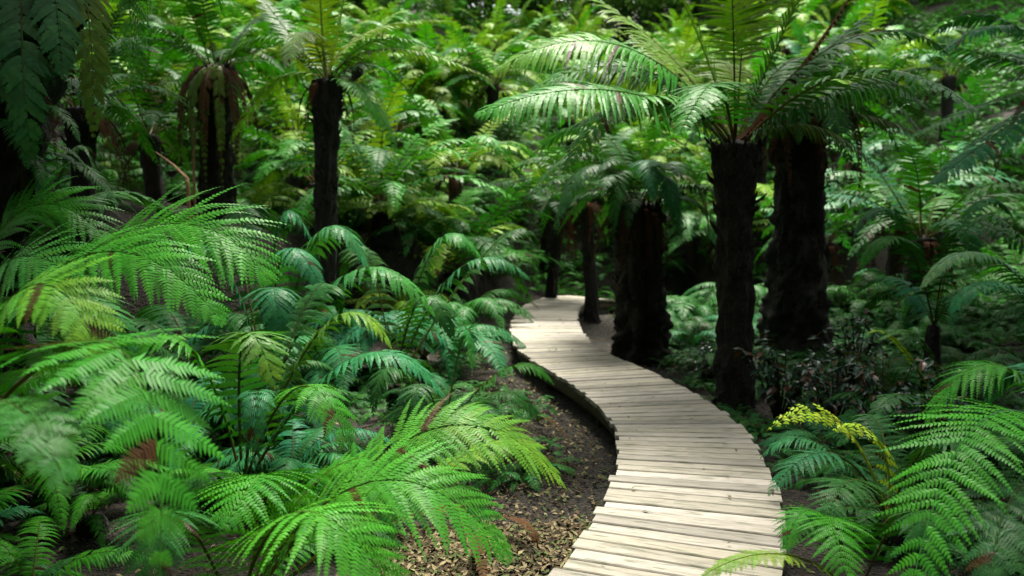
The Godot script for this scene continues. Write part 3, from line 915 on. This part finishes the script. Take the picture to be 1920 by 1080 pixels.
	fern("dark feathery fern against the right rim of the boardwalk, below the yellow shoot", g, Vector3(2.190, 0.200, -4.500), [
		[Vector3(1.765, 0.654, -4.300), Vector3(1.354, 0.485, -4.100), {"half": 0.25, "n": 24, "m": 10, "hi": true, "tone": "teal", "droop": 0.6, "fat": 0.42}],
		[Vector3(1.791, 0.624, -4.600), Vector3(1.464, 0.527, -4.600), {"half": 0.2, "n": 24, "m": 9, "tone": "teal", "droop": 0.7, "fat": 0.42}],
		[Vector3(1.757, 0.607, -4.000), Vector3(1.484, 0.421, -3.700), {"half": 0.26, "n": 22, "m": 10, "hi": true, "tone": "deep", "droop": 0.5, "fat": 0.42}],
		[Vector3(2.267, 0.744, -4.200), Vector3(2.444, 0.607, -4.000), {"half": 0.25, "n": 24, "m": 9, "tone": "deep", "droop": 0.6}],
		[Vector3(2.305, 0.637, -4.900), Vector3(2.232, 0.590, -5.200), {"half": 0.2, "n": 20, "m": 8, "tone": "dark", "droop": 0.6}],
		[Vector3(1.870, 0.780, -4.500), Vector3(1.432, 0.752, -4.400), {"half": 0.14, "face": 0.5, "n": 14, "m": 4, "dense": 1.0, "stalk": 0.2, "fat": 0.5, "rad": 0.01, "hi": true, "tone": "yellow", "droop": 0.5, "curl": 0.6, "stem": Color(0.3, 0.34, 0.05)}],
		[Vector3(2.074, 0.684, -4.400), Vector3(1.760, 0.780, -4.300), {"half": 0.16, "face": 0.5, "n": 12, "m": 4, "dense": 1.0, "fat": 0.5, "hi": true, "tone": "yellow", "droop": 0.6, "curl": 0.6, "stem": Color(0.3, 0.34, 0.05)}],
	], 32, 2, 0.6, ["deep", "teal"])
	fern("bright fern tuft at the bottom right, fronds lapping over the boardwalk planks", g, Vector3(1.677, 0.150, -3.700), [
		[Vector3(1.414, 0.593, -3.600), Vector3(1.202, 0.476, -3.400), {"half": 0.2, "n": 20, "m": 11, "hi": true, "split": true, "tone": "bright", "droop": 0.5}],
		[Vector3(1.449, 0.607, -3.500), Vector3(1.383, 0.431, -3.100), {"half": 0.26, "n": 20, "m": 12, "hi": true, "split": true, "tone": "bright", "droop": 0.4, "fat": 0.45}],
		[Vector3(1.202, 0.476, -3.400), Vector3(0.803, 0.413, -3.300), {"half": 0.14, "n": 22, "m": 10, "hi": true, "tone": "lime", "droop": 0.5}],
		[Vector3(1.785, 0.632, -3.500), Vector3(1.779, 0.473, -3.200), {"half": 0.24, "n": 20, "m": 11, "hi": true, "tone": "deep", "droop": 0.5}],
	], 33, 1, 0.5, ["deep"])
	fern("fern with a slender yellowing frond in the dark bank beyond the right fern", g, Vector3(3.584, 0.150, -6.400), [
		[Vector3(3.055, 0.917, -6.200), Vector3(2.734, 1.026, -6.100), {"half": 0.07, "n": 20, "m": 5, "tone": "yellow", "droop": 0.5}],
		[Vector3(3.428, 0.893, -6.600), Vector3(3.079, 0.687, -6.500), {"half": 0.2, "n": 22, "m": 7, "tone": "dark", "droop": 0.6}],
		[Vector3(2.814, 0.676, -5.600), Vector3(2.421, 0.526, -5.300), {"half": 0.2, "n": 22, "m": 7, "tone": "dark", "droop": 0.6}],
	], 34, 5, 0.7, ["dark"])
	fern("blue green fern on the right bank with one pale frond arching left", g, Vector3(4.664, 0.850, -6.600), [
		[Vector3(3.801, 1.626, -6.400), Vector3(3.179, 1.359, -6.200), {"half": 0.26, "n": 30, "m": 9, "tone": "teal", "tip": "pale", "droop": 0.9}],
		[Vector3(3.819, 1.422, -6.200), Vector3(3.307, 1.197, -6.000), {"half": 0.26, "n": 26, "m": 9, "tone": "teal", "droop": 0.8}],
		[Vector3(4.265, 1.863, -6.900), Vector3(3.916, 1.722, -7.000), {"half": 0.26, "n": 26, "m": 8, "tone": "deep", "droop": 0.8}],
	], 35, 4, 0.9, ["teal", "deep"])
	fern("spreading fern on the right bank behind the pale arching frond", g, Vector3(4.373, 0.700, -8.200), [
		[Vector3(3.825, 1.921, -8.000), Vector3(3.366, 1.712, -7.900), {"half": 0.28, "n": 26, "m": 8, "tone": "teal", "droop": 0.7}],
		[Vector3(4.680, 1.973, -8.200), Vector3(5.120, 1.892, -8.200), {"half": 0.26, "n": 26, "m": 8, "tone": "teal", "droop": 0.7}],
		[Vector3(3.744, 1.694, -7.700), Vector3(3.260, 1.401, -7.500), {"half": 0.28, "n": 26, "m": 8, "tone": "deep", "tip": "bright", "droop": 0.7}],
		[Vector3(4.198, 1.748, -7.600), Vector3(4.354, 1.409, -7.400), {"half": 0.26, "n": 26, "m": 8, "tone": "deep", "droop": 0.7}],
	], 36, 4, 1.0, ["teal", "deep"])
	fern("dark fern hanging in the shaded left corner under the mossy trunk", g, Vector3(-3.925, 0.900, -6.400), [
		[Vector3(-3.676, 2.427, -6.200), Vector3(-3.524, 1.980, -6.000), {"half": 0.24, "n": 22, "m": 8, "tone": "teal", "droop": 0.6}],
		[Vector3(-3.917, 2.354, -6.000), Vector3(-3.927, 1.962, -5.800), {"half": 0.24, "n": 22, "m": 8, "tone": "teal", "droop": 0.6}],
		[Vector3(-3.610, 2.433, -6.600), Vector3(-3.369, 2.044, -6.600), {"half": 0.24, "n": 22, "m": 8, "tone": "dark", "droop": 0.7}],
	], 37, 4, 0.9, ["dark", "teal"])


func bend_ferns() -> void:
	var rng := RandomNumberGenerator.new()
	rng.seed = 77
	var rows := [[2.35, -13.0, 1.0, "deep", "dark fern in the gap between the stout trunk and the tall one"], [3.1, -13.4, 1.2, "deep", "broad green fern between the tall trunk and the far bend"], [4.0, -14.0, 1.2, "deep", "green fern right behind the tall dark trunk, near the mossy one"],
		[-1.1, -9.8, 1.5, "teal", "blue green fern left of the bend, behind the rounded fronds"], [-2.2, -9.0, 1.7, "teal", "tall blue green fern at the foot of the slim black trunk"], [-3.6, -8.8, 1.6, "deep", "large green fern left of the slim black trunk"],
		[-4.4, -7.2, 1.3, "deep", "large green fern behind the big left fern"], [-0.8, -12.0, 1.4, "deep", "green fern left of the boardwalk where it narrows away"], [-2.6, -6.2, 0.95, "teal", "blue green fern between the big left fern and the rounded ones"],
		[-1.6, -5.6, 0.8, "teal", "low blue green fern in the left middle, above the stacked leaflets"], [-3.0, -4.9, 0.9, "bright", "bright fern under the big left fern"]]
	for q in rows:
		var p := Vector3(q[0], land(q[0], q[1]), q[1])
		var root := base("fern", p)
		tag(root, q[4], "fern", "low ferns beside the boardwalk")
		part("rootstock", rootstock_mesh(0.15, 0.08, 5), trunk_mats[0], root)
		for k in 14:
			var turn := TAU * k / 14.0 + rng.randf_range(-0.25, 0.25)
			put_frond(root, ["vault", "vault", "wide", "vault"][rng.randi() % 4], "near", q[3], Vector3(0, 0.14, 0), turn, rng.randf_range(-0.15, 0.12), (q[2] as float) * rng.randf_range(0.8, 1.1), rng)


func scattered(group: String, count: int, x0: float, x1: float, z0: float, z1: float, size: float, tones: Array, level: String, seed_: int, clear := 0.95, crown := 0.1) -> void:
	var rng := RandomNumberGenerator.new()
	rng.seed = seed_
	var made := 0
	var tries := 0
	while made < count and tries < count * 8:
		tries += 1
		var x := rng.randf_range(x0, x1)
		var z := rng.randf_range(z0, z1)
		var s := size * rng.randf_range(0.7, 1.25)
		if off_walk(x, z) < clear + s * 0.55: continue
		if -z < 4.5 and absf(x) < 1.6: continue
		made += 1
		var y := land(x, z)
		var root := base("fern", Vector3(x, y, z))
		part("rootstock", rootstock_mesh(crown, 0.08, seed_ + made), trunk_mats[0], root)
		var n := rng.randi_range(8, 11)
		var a0 := rng.randf() * TAU
		var tone: String = tones[rng.randi() % tones.size()]
		var big := "small " if s < size * 0.88 else ("large " if s > size * 1.08 else "")
		tag(root, "%s%s fern %s" % [big, TONE_WORD[tone], whereabouts(x, z)], "fern", group)
		for k in n:
			var turn := a0 + TAU * k / n + rng.randf_range(-0.25, 0.25)
			put_frond(root, ["vault", "wide", "arch", "fall"][rng.randi() % 4], level, tone if rng.randf() < 0.8 else tones[0], Vector3(0, crown * 0.9, 0), turn, rng.randf_range(-0.12, 0.15), s * rng.randf_range(0.8, 1.1), rng)


func undergrowth() -> void:
	bend_ferns()
	ground_cover("bright low fern growth carpeting the far clearing", 6000, -24.0, 20.0, -54.0, -15.0, 0.62, "deep", 700)
	ground_cover("green low fern growth carpeting the far slopes", 7000, -30.0, 30.0, -54.0, -15.0, 0.6, "bright", 720)
	ground_cover("low fern growth before the clearing", 700, 2.5, 10.0, -17.0, -11.0, 0.42, "deep", 730)
	ground_cover("low fern growth under the ferns left of the boardwalk", 420, -7.0, 0.4, -10.5, -5.2, 0.3, "deep", 740)
	ground_cover("low fern growth on the bank right of the boardwalk", 1500, 1.9, 9.0, -14.0, -3.5, 0.28, "deep", 760)
	scattered("small ferns of the lower left", 22, -4.6, -0.35, -5.6, -2.6, 0.55, ["deep", "bright", "teal"], "near", 211, 0.75)
	scattered("small ferns of the lower right", 22, 1.9, 5.5, -7.2, -3.2, 0.5, ["deep", "dark"], "near", 212, 0.72)
	scattered("undergrowth ferns left of the boardwalk", 30, -7.5, 0.2, -10.5, -5.4, 0.6, ["deep", "teal", "bright"], "near", 201)
	scattered("undergrowth ferns right of the boardwalk", 46, 2.2, 8.5, -15.0, -4.0, 0.7, ["deep", "dark", "teal"], "near", 202)
	scattered("ferns of the far clearing", 45, -11.0, 6.0, -26.0, -16.5, 1.25, ["lime", "bright", "deep"], "far", 203)
	scattered("ferns of the far right slope", 30, 4.0, 16.0, -24.0, -12.0, 1.2, ["deep", "teal", "bright"], "far", 204)
	scattered("ferns of the far left slope", 26, -18.0, -6.0, -22.0, -10.0, 1.2, ["deep", "bright", "dark"], "far", 205)
	scattered("ferns before the far clearing", 34, -9.0, 0.0, -17.0, -12.4, 1.05, ["deep", "bright", "lime"], "far", 207)
	# tree ferns filling the clearing and the slopes
	var rng := RandomNumberGenerator.new()
	rng.seed = 300
	var spots := [[-3.4, -14.4, 0.9], [-1.2, -16.2, 1.2], [-4.8, -17.5, 1.6], [0.8, -18.5, 1.5], [-2.6, -19.0, 1.6], [-7.5, -17.0, 2.2], [-6.2, -20.5, 2.2],
		[3.2, -20.0, 1.8], [1.8, -22.5, 2.0], [-0.6, -22.0, 1.8], [-4.2, -23.0, 2.0], [5.0, -18.6, 1.8], [-9.5, -20.5, 2.4], [-10.5, -15.5, 2.6], [-2.2, -13.6, 0.6], [-0.9, -14.2, 0.5]]
	for s in spots:
		var size := rng.randf_range(1.7, 2.3)
		var p := Vector3(s[0], 0, s[1])
		var h := land(p.x, p.z) + (s[2] as float)
		tree_fern(("tall " if h - land(p.x, p.z) > 2.9 else "") + "green tree fern " + whereabouts(p.x, p.z), "tree ferns of the far clearing", p, Vector3(p.x + rng.randf_range(-0.3, 0.3), h, p.z + rng.randf_range(-0.3, 0.3)), [0.22, 0.16, 0.14, 0.14, 0.17],
			{"seed": rng.randi() % 9999, "count": 20, "size": size, "tones": ["lime", "bright", "deep"], "skirt": 4})
	for k in 60:
		var z := lerpf(-20.0, -48.0, (k + rng.randf()) / 60.0)
		var x := rng.randf_range(-0.46, 0.46) * -z
		var p := Vector3(x, 0, z)
		var h := land(x, z) + rng.randf_range(0.5, 1.7)
		tree_fern(("tall " if h - land(p.x, p.z) > 2.9 else "") + "yellow green tree fern " + whereabouts(p.x, p.z), "tree ferns of the bright hillside", p, Vector3(x + rng.randf_range(-0.3, 0.3), h, z), [0.22, 0.16, 0.14, 0.14, 0.17],
			{"seed": rng.randi() % 9999, "count": 19, "size": rng.randf_range(2.0, 2.7), "tones": ["lime", "bright", "lime"], "skirt": 2})
	var right := [[6.2, -12.5, 1.3], [8.2, -10.8, 2.4], [7.4, -15.4, 1.6], [10.5, -13.6, 2.4], [9.6, -18.0, 1.8], [6.6, -21.5, 2.0], [12.5, -17.5, 2.0], [12.0, -22.5, 2.2], [9.0, -25.0, 2.2], [5.6, -14.9, 1.2], [4.4, -19.0, 1.6], [8.4, -20.0, 1.8]]
	for s in right:
		var p := Vector3(s[0], 0, s[1])
		var h := land(p.x, p.z) + (s[2] as float)
		tree_fern(("tall " if h - land(p.x, p.z) > 2.9 else "") + "blue green tree fern " + whereabouts(p.x, p.z), "tree ferns of the far right slope", p, Vector3(p.x + rng.randf_range(-0.3, 0.3), h, p.z), [0.24, 0.17, 0.15, 0.15, 0.18],
			{"seed": rng.randi() % 9999, "count": 15, "size": rng.randf_range(1.7, 2.3), "tones": ["deep", "teal", "bright"], "skirt": 6})
	var left := [[-8.6, -12.0, 1.4], [-6.2, -14.0, 1.2], [-11.0, -13.5, 2.2], [-13.5, -17.0, 2.4]]
	for s in left:
		var p := Vector3(s[0], 0, s[1])
		var h := land(p.x, p.z) + (s[2] as float)
		tree_fern(("tall " if h - land(p.x, p.z) > 2.9 else "") + "shaded green tree fern " + whereabouts(p.x, p.z), "tree ferns of the far left slope", p, Vector3(p.x + rng.randf_range(-0.3, 0.3), h, p.z), [0.24, 0.17, 0.15, 0.15, 0.18],
			{"seed": rng.randi() % 9999, "count": 14, "size": rng.randf_range(1.6, 2.1), "tones": ["deep", "bright", "dark"], "skirt": 8})


func tuft_mesh(tone: String, seed_: int) -> ArrayMesh:
	# a sprig of five small fronds
	var rng := RandomNumberGenerator.new()
	rng.seed = seed_
	var st := SurfaceTool.new()
	st.begin(Mesh.PRIMITIVE_TRIANGLES)
	for k in 5:
		var a := TAU * k / 5.0 + rng.randf_range(-0.3, 0.3)
		var l := rng.randf_range(0.7, 1.1)
		var d := Vector3(cos(a), 0, sin(a)) * l
		var m: ArrayMesh = frond_mesh([Vector3.ZERO, d * 0.25 + Vector3.UP * 0.35, d * 0.7 + Vector3.UP * rng.randf_range(0.35, 0.6), d + Vector3.UP * rng.randf_range(0.0, 0.3)], {"half": 0.26, "n": 15, "m": 3, "tone": tone, "seed": seed_ + k, "droop": 0.5, "rad": 0.01})[0]
		st.append_from(m, 0, Transform3D.IDENTITY)
	return st.commit()


func ground_cover(label: String, count: int, x0: float, x1: float, z0: float, z1: float, size: float, tone: String, seed_: int) -> void:
	var rng := RandomNumberGenerator.new()
	rng.seed = seed_
	var mesh := tuft_mesh(tone, seed_)
	mesh.surface_set_material(0, leaf_mat)
	var places := []
	for k in count:
		var x := rng.randf_range(x0, x1)
		var z := rng.randf_range(z0, z1)
		var s := size * rng.randf_range(0.6, 1.4)
		if off_walk(x, z) < 0.6 + s * 0.7: continue
		if noise.get_noise_2d(x * 0.9 + seed_, z * 0.9) < -0.42: continue
		places.append(Transform3D(Basis.from_euler(Vector3(rng.randf_range(-0.25, 0.25), rng.randf() * TAU, rng.randf_range(-0.25, 0.25))).scaled(Vector3.ONE * s), Vector3(x, land(x, z) - 0.01, z)))
	var mm := MultiMesh.new()
	mm.transform_format = MultiMesh.TRANSFORM_3D
	mm.mesh = mesh
	mm.instance_count = places.size()
	for k in places.size(): mm.set_instance_transform(k, places[k])
	var o := MultiMeshInstance3D.new()
	o.name = numbered("ground_cover")
	o.multimesh = mm
	add_child(o)
	tag(o, label, "ground cover", "", "stuff")


func leaf_cloud(count: int, r: Vector3, size: float, tone: Color, seed_: int) -> ArrayMesh:
	# a crown: leaf blades gathered in sprays through an uneven volume
	var rng := RandomNumberGenerator.new()
	rng.seed = seed_
	var V := PackedVector3Array(); var C := PackedColorArray(); var I := PackedInt32Array()
	var clumps := []
	for k in 46:
		var dir := Vector3(rng.randfn(), rng.randfn() * 0.9, rng.randfn()).normalized() * pow(rng.randf(), 0.4)
		clumps.append(dir * r)
	for k in count:
		var c: Vector3 = clumps[k % 46]
		var p := c + Vector3(rng.randfn(), rng.randfn() * 0.55, rng.randfn()) * r.x * 0.13
		var d := Vector3(rng.randfn(), rng.randfn() * 0.6 - 0.35, rng.randfn()).normalized()
		var side := d.cross(Vector3(rng.randfn(), rng.randfn() + 1.5, rng.randfn()).normalized()).normalized()
		var l := size * rng.randf_range(0.6, 1.3)
		var col := tone * rng.randf_range(0.7, 1.3)
		col = Color(col.r * rng.randf_range(0.85, 1.3), col.g, col.b)
		var k0 := V.size()
		V.append(p); V.append(p + d * l * 0.45 + side * l * 0.2); V.append(p + d * l); V.append(p + d * l * 0.45 - side * l * 0.2)
		for z in 4: C.append(col)
		for z in [0, 1, 2, 0, 2, 3]: I.append(k0 + z)
	return finish(V, C, I)


func far_forest() -> void:
	var rng := RandomNumberGenerator.new()
	rng.seed = 400
	var crowns := []
	for k in 4:
		crowns.append(leaf_cloud(5200, Vector3(2.6, 3.2, 2.6), 0.34, [Color(0.06, 0.15, 0.03), Color(0.07, 0.16, 0.03), Color(0.05, 0.14, 0.03), Color(0.07, 0.17, 0.03)][k], 500 + k))
	var trunk := trunk_mesh([Vector3(0, -0.3, 0), Vector3(0.1, 2.5, 0), Vector3(-0.1, 5.5, 0.1), Vector3(0, 9.0, 0)], [0.34, 0.24, 0.19, 0.08], 10, 12, 0.15, 9)
	for ring in [[50.0, 16, 0.0], [58.0, 19, 0.04]]:
		var n: int = ring[1]
		for k in n:
			var ang := lerpf(-0.72, 0.72, (k + 0.5) / n) + rng.randf_range(-0.03, 0.03)
			var dist: float = ring[0] + rng.randf_range(-2.5, 2.5)
			var p := Vector3(sin(ang) * dist, 0, -cos(ang) * dist)
			p.y = land(p.x, p.z)
			var t := base("forest_tree", p)
			tag(t, "leafy ridge tree, " + ["front row", "back row"][int(ring[0] > 54.0)] + ", " + whereabouts(p.x, p.z).get_slice(", ", 1), "tree", "forest trees behind the fern gully")
			t.rotation.y = rng.randf() * TAU
			var s := rng.randf_range(0.85, 1.25)
			t.scale = Vector3(s, s, s)
			part("trunk", trunk, trunk_mats[2], t)
			for q in [[0.0, 8.2, 0.0, 1.0], [0.8, 4.6, 0.6, 0.95], [-0.9, 2.2, -0.5, 0.8]]:
				var c := part("crown", crowns[rng.randi() % 4 if ang > -0.2 else rng.randi() % 3], leaf_mat, t)
				c.position = Vector3(q[0], q[1], q[2])
				c.scale = Vector3.ONE * (q[3] as float)
				c.rotation.y = rng.randf() * TAU


func shade_trees() -> void:
	# unseen trees added round the viewpoint to block horizon light and shade the gully
	var rng := RandomNumberGenerator.new()
	rng.seed = 420
	var crowns := []
	for k in 2: crowns.append(leaf_cloud(7000, Vector3(3.6, 3.6, 3.6), 0.5, [Color(0.05, 0.12, 0.03), Color(0.04, 0.10, 0.03)][k], 520 + k))
	var trunk := trunk_mesh([Vector3(0, -0.3, 0), Vector3(0.15, 5, 0), Vector3(-0.15, 11, 0.1), Vector3(0, 18.0, 0)], [0.55, 0.4, 0.3, 0.1], 12, 16, 0.15, 19)
	for s in [[-13.0, 5.5], [-8.0, 8.5], [-3.0, 9.5], [2.5, 9.0], [7.5, 9.0], [12.5, 6.0], [-10.5, 13.0], [-4.5, 14.0], [1.0, 14.5], [6.5, 14.0], [12.0, 13.0], [-13.5, -1.0], [-14.5, -6.0], [13.0, 0.5], [14.0, -4.5], [-10.5, -8.5, 9.5, 5.5], [-12.0, -11.5, 10.5, 7.5], [-14.0, -14.5, 11.5, 8.5], [-15.0, -17.0, 12.0, 9.0], [10.0, -8.5, 9.5, -4.5], [12.5, -13.0, 11.0, -6.0]]:
		var p := Vector3(s[0], 0, s[1])
		p.y = land(p.x, p.z)
		var t := base("shade_tree", p)
		tag(t, ("tall unseen shade tree left of the viewpoint" if p.x < -6.0 else ("tall unseen shade tree right of the viewpoint" if p.x > 6.0 else "tall unseen shade tree behind the viewpoint")) + (", first row" if p.z < 10.0 else ", second row"), "tree", "unseen shade trees round the viewpoint")
		if s.size() < 4: t.rotation.y = rng.randf() * TAU
		part("trunk", trunk, trunk_mats[2], t)
		var low: float = s[2] if s.size() > 2 else 2.8
		for q in 6:
			if low + q * 3.0 > 19.0: break
			var c := part("crown", crowns[rng.randi() % 2], leaf_mat, t)
			c.position = Vector3(rng.randf_range(-1.2, 1.2), low + q * 3.0, rng.randf_range(-1.2, 1.2))
			if s.size() > 3 and q < 3:
				# crown piece set out over the gully on an added branch, for shade
				var away := Vector3(s[3], 0.6, rng.randf_range(-1.5, 1.5)) * (1.0 - 0.25 * q)
				part("shade_limb", trunk_mesh([Vector3(0, low + q * 3.0 - 1.6, 0), away * 0.5 + Vector3.UP * (low + q * 3.0 - 0.9), away + Vector3.UP * (low + q * 3.0 - 0.2)], [0.2, 0.14, 0.05], 8, 8, 0.15, q), trunk_mats[2], t)
				c.position = away + Vector3.UP * (low + q * 3.0)
			c.scale = Vector3.ONE * rng.randf_range(0.8, 1.05)
			c.rotation.y = rng.randf() * TAU


func small_things() -> void:
	var rng := RandomNumberGenerator.new()
	rng.seed = 600
	# leaf litter beside the walk
	var lm := PlaneMesh.new()
	var V := PackedVector3Array([Vector3(0, 0, 0), Vector3(0.4, 0.06, 0.22), Vector3(1, 0.02, 0), Vector3(0.4, 0.05, -0.22)])
	var C := PackedColorArray([Color.WHITE, Color.WHITE, Color.WHITE, Color.WHITE])
	var mesh := finish(V, C, PackedInt32Array([0, 1, 2, 0, 2, 3]))
	mesh.surface_set_material(0, dry_mat)
	var mm := MultiMesh.new()
	mm.transform_format = MultiMesh.TRANSFORM_3D
	mm.use_colors = true
	mm.mesh = mesh
	mm.instance_count = 44000
	for k in mm.instance_count:
		var x := rng.randf_range(-7.0, 8.0)
		var z := rng.randf_range(-16.0, -1.5)
		if k < 20000:
			z = rng.randf_range(-4.9, -2.4) if k < 17000 else rng.randf_range(-9.0, -4.6)
			x = rng.randf_range(-0.75, 1.0) if k < 17000 else rng.randf_range(-0.6, 1.6)
		var on_deck := k > mm.instance_count - 110
		if on_deck:
			var w := walk.sample_baked(rng.randf_range(3.0, 20.0), true)
			x = w.x + rng.randf_range(-0.45, 0.45); z = w.z
		elif off_walk(x, z) < 0.53: x -= 1.1
		var s := rng.randf_range(0.018, 0.062)
		var b := Basis.from_euler(Vector3(rng.randf_range(-0.5, 0.5), rng.randf() * TAU, rng.randf_range(-0.5, 0.5))).scaled(Vector3.ONE * s)
		mm.set_instance_transform(k, Transform3D(b, Vector3(x, WALK_Y + 0.012 if on_deck else land(x, z) + 0.012 + rng.randf() * 0.02, z)))
		var c: Color = [Color(0.13, 0.10, 0.055), Color(0.07, 0.05, 0.03), Color(0.20, 0.165, 0.095), Color(0.04, 0.03, 0.02), Color(0.07, 0.10, 0.035)][rng.randi() % 5]
		mm.set_instance_color(k, c * rng.randf_range(0.7, 1.2))
	var litter := MultiMeshInstance3D.new()
	litter.name = "leaf_litter"
	litter.multimesh = mm
	add_child(litter)
	tag(litter, "brown and tan fallen leaves covering the soil beside the boardwalk", "leaf litter", "", "stuff")
	# dead fronds lying on the soil
	for k in 16:
		var x := rng.randf_range(-0.5, 0.6) if k < 8 else rng.randf_range(2.3, 5.0)
		var z := rng.randf_range(-7.0, -3.2) if k < 8 else rng.randf_range(-10.0, -4.5)
		if off_walk(x, z) < 0.8: continue
		var o := part(numbered("fallen_frond"), library["skirt_near_dead"][k % 3], dry_mat, self)
		var turn := rng.randf() * TAU
		o.transform = Transform3D((Basis(Vector3.UP, turn) * Basis(Vector3(0, 0, 1), PI * 0.5 - 0.28)).scaled(Vector3.ONE * rng.randf_range(0.5, 0.8)), Vector3(x, land(x, z) + 0.05, z))
		tag(o, "withered brown fallen frond " + whereabouts(x, z), "dead frond", "fallen fronds on the soil")
	# fallen sticks
	var sticks := [
		["pale dead branch leaning down in the bracken far left", Vector3(-5.061, 2.792, -11.500), Vector3(-4.501, 2.405, -11.200), 0.026, Color(0.22, 0.11, 0.05)],
		["upright pale broken stem beneath the shaggy tree fern", Vector3(-4.967, 2.785, -12.600), Vector3(-4.908, 3.439, -12.600), 0.022, Color(0.20, 0.10, 0.05)],
	]
	for s in sticks:
		var a: Vector3 = s[1]
		var b: Vector3 = s[2]
		a.y = minf(a.y, a.y)
		var st := base("dead_branch", a)
		tag(st, s[0], "branch", "dead branches far left")
		var m := StandardMaterial3D.new()
		m.albedo_color = (s[4] as Color).linear_to_srgb()
		m.roughness = 0.85
		var far_end: Vector3 = (b - a)
		var low := a if a.y < b.y else b
		var down := Vector3(low.x, land(low.x, low.z) - 0.1, low.z) - a
		var pts := [down, low - a, (a + b) * 0.5 - a + Vector3(0.02, 0.01, 0), (b if a.y < b.y else a) - a]
		part("stem", trunk_mesh(pts, [s[3], s[3], s[3] * 0.8, s[3] * 0.45], 8, 14, 0.2, 3), m, st)
	# glossy shrub right of the tall trunk
	for row in [[Vector3(2.516, 0.147, -7.400), 1.0, "glossy leaved shrub between the tall dark trunk and the yellow fern shoot"], [Vector3(2.856, 0.248, -7.000), 0.8, "small leaved shrub right of the glossy one, behind the dark feathery fern"], [Vector3(2.999, 0.486, -6.400), 0.9, "dark small leaved shrub on the right bank under the yellowing frond"],
			[Vector3(3.377, 0.664, -6.000), 0.9, "dark small leaved shrub behind the large bright fern"], [Vector3(2.254, 0.182, -9.000), 0.6, "low twiggy shrub between the stout trunk and the tall one"], [Vector3(3.712, 0.557, -8.600), 1.0, "leafy shrub at the right foot of the broad mossy trunk"]]:
		one_shrub(row[0], row[1], row[2], rng)
	mossy_tree(rng)


func one_shrub(at: Vector3, size: float, label: String, rng: RandomNumberGenerator) -> void:
	at.y = land(at.x, at.z)
	var shrub := base("shrub", at)
	tag(shrub, label, "shrub", "shrubs on the right bank")
	shrub.scale = Vector3.ONE * size
	for k in 15:
		var ang := rng.randf() * TAU
		var tip := Vector3(cos(ang) * rng.randf_range(0.15, 0.5), rng.randf_range(0.45, 0.95), sin(ang) * rng.randf_range(0.1, 0.35))
		part("stem", trunk_mesh([Vector3(0, -0.05, 0), tip * 0.5 + Vector3(0.02, 0.05, 0), tip], [0.012, 0.008, 0.003], 5, 6, 0.1, k), trunk_mats[0], shrub)
		for j in 16:
			var p := tip * rng.randf_range(0.35, 1.0)
			var l := rng.randf_range(0.07, 0.13)
			var leaf := leaf_blade(rng.randi() % 4)
			var o := part("leaf", leaf, gloss_mat, shrub)
			o.transform = Transform3D(Basis.from_euler(Vector3(rng.randf_range(-0.5, 0.3), rng.randf() * TAU, rng.randf_range(-0.7, 0.3))).scaled(Vector3.ONE * l), p)


func mossy_tree(rng: RandomNumberGenerator) -> void:
	# mossy leaning trunk, top left
	var foot := Vector3(-3.990, 1.027, -5.800)
	foot.y = land(foot.x, foot.z)
	var lean := base("mossy_tree", foot)
	tag(lean, "dark mossy trunk leaning in the upper left corner, hung with small epiphytes", "tree")
	var pth := []
	for q in [Vector3(-3.990, 1.027, -5.800), Vector3(-3.858, 1.846, -5.800), Vector3(-3.557, 2.559, -5.700), Vector3(-3.240, 3.123, -5.600), Vector3(-2.902, 3.655, -5.500), Vector3(-2.604, 4.352, -5.400)]: pth.append((q as Vector3) - foot)
	pth[0] = Vector3(0, -0.2, 0)
	part("trunk", trunk_mesh(pth, [0.42, 0.3, 0.25, 0.23, 0.21, 0.19], 30, 60, 0.3, 33, 0.05), trunk_mats[2], lean)
	for k in 60:
		var t := rng.randf_range(1.2, 4.6)
		var i := int(t)
		var p: Vector3 = (pth[i] as Vector3).lerp(pth[i + 1], t - i)
		var ang := rng.randf_range(-0.6, 3.6)
		var o := part("epiphyte", library["skirt_near_dead"][0] if rng.randf() < 0.3 else library["fall_near_deep"][rng.randi() % 3], leaf_mat, lean)
		var s := rng.randf_range(0.35, 0.85)
		o.transform = Transform3D(Basis(Vector3.UP, -ang + rng.randf_range(-0.4, 0.4)).scaled(Vector3.ONE * s), p + Vector3(cos(ang), 0, sin(ang)) * 0.2)


var blades := []
func leaf_blade(k: int) -> ArrayMesh:
	if blades.is_empty():
		for q in 4:
			var t: Color = [Color(0.02, 0.07, 0.045), Color(0.03, 0.09, 0.05), Color(0.015, 0.05, 0.03), Color(0.10, 0.045, 0.025)][q]
			var V := PackedVector3Array(); var C := PackedColorArray(); var I := PackedInt32Array()
			for j in 6:
				var u := j / 5.0
				var w := sin(PI * pow(u, 0.8)) * 0.24 + 0.004
				var y := -u * u * 0.25
				V.append(Vector3(u, y + 0.07 * w / 0.24, w)); V.append(Vector3(u, y, 0)); V.append(Vector3(u, y + 0.07 * w / 0.24, -w))
				for z in 3: C.append(t)
				if j:
					var a := (j - 1) * 3
					for z in [a, a + 1, a + 4, a, a + 4, a + 3, a + 1, a + 2, a + 5, a + 1, a + 5, a + 4]: I.append(z)
			blades.append(finish(V, C, I))
	return blades[k]
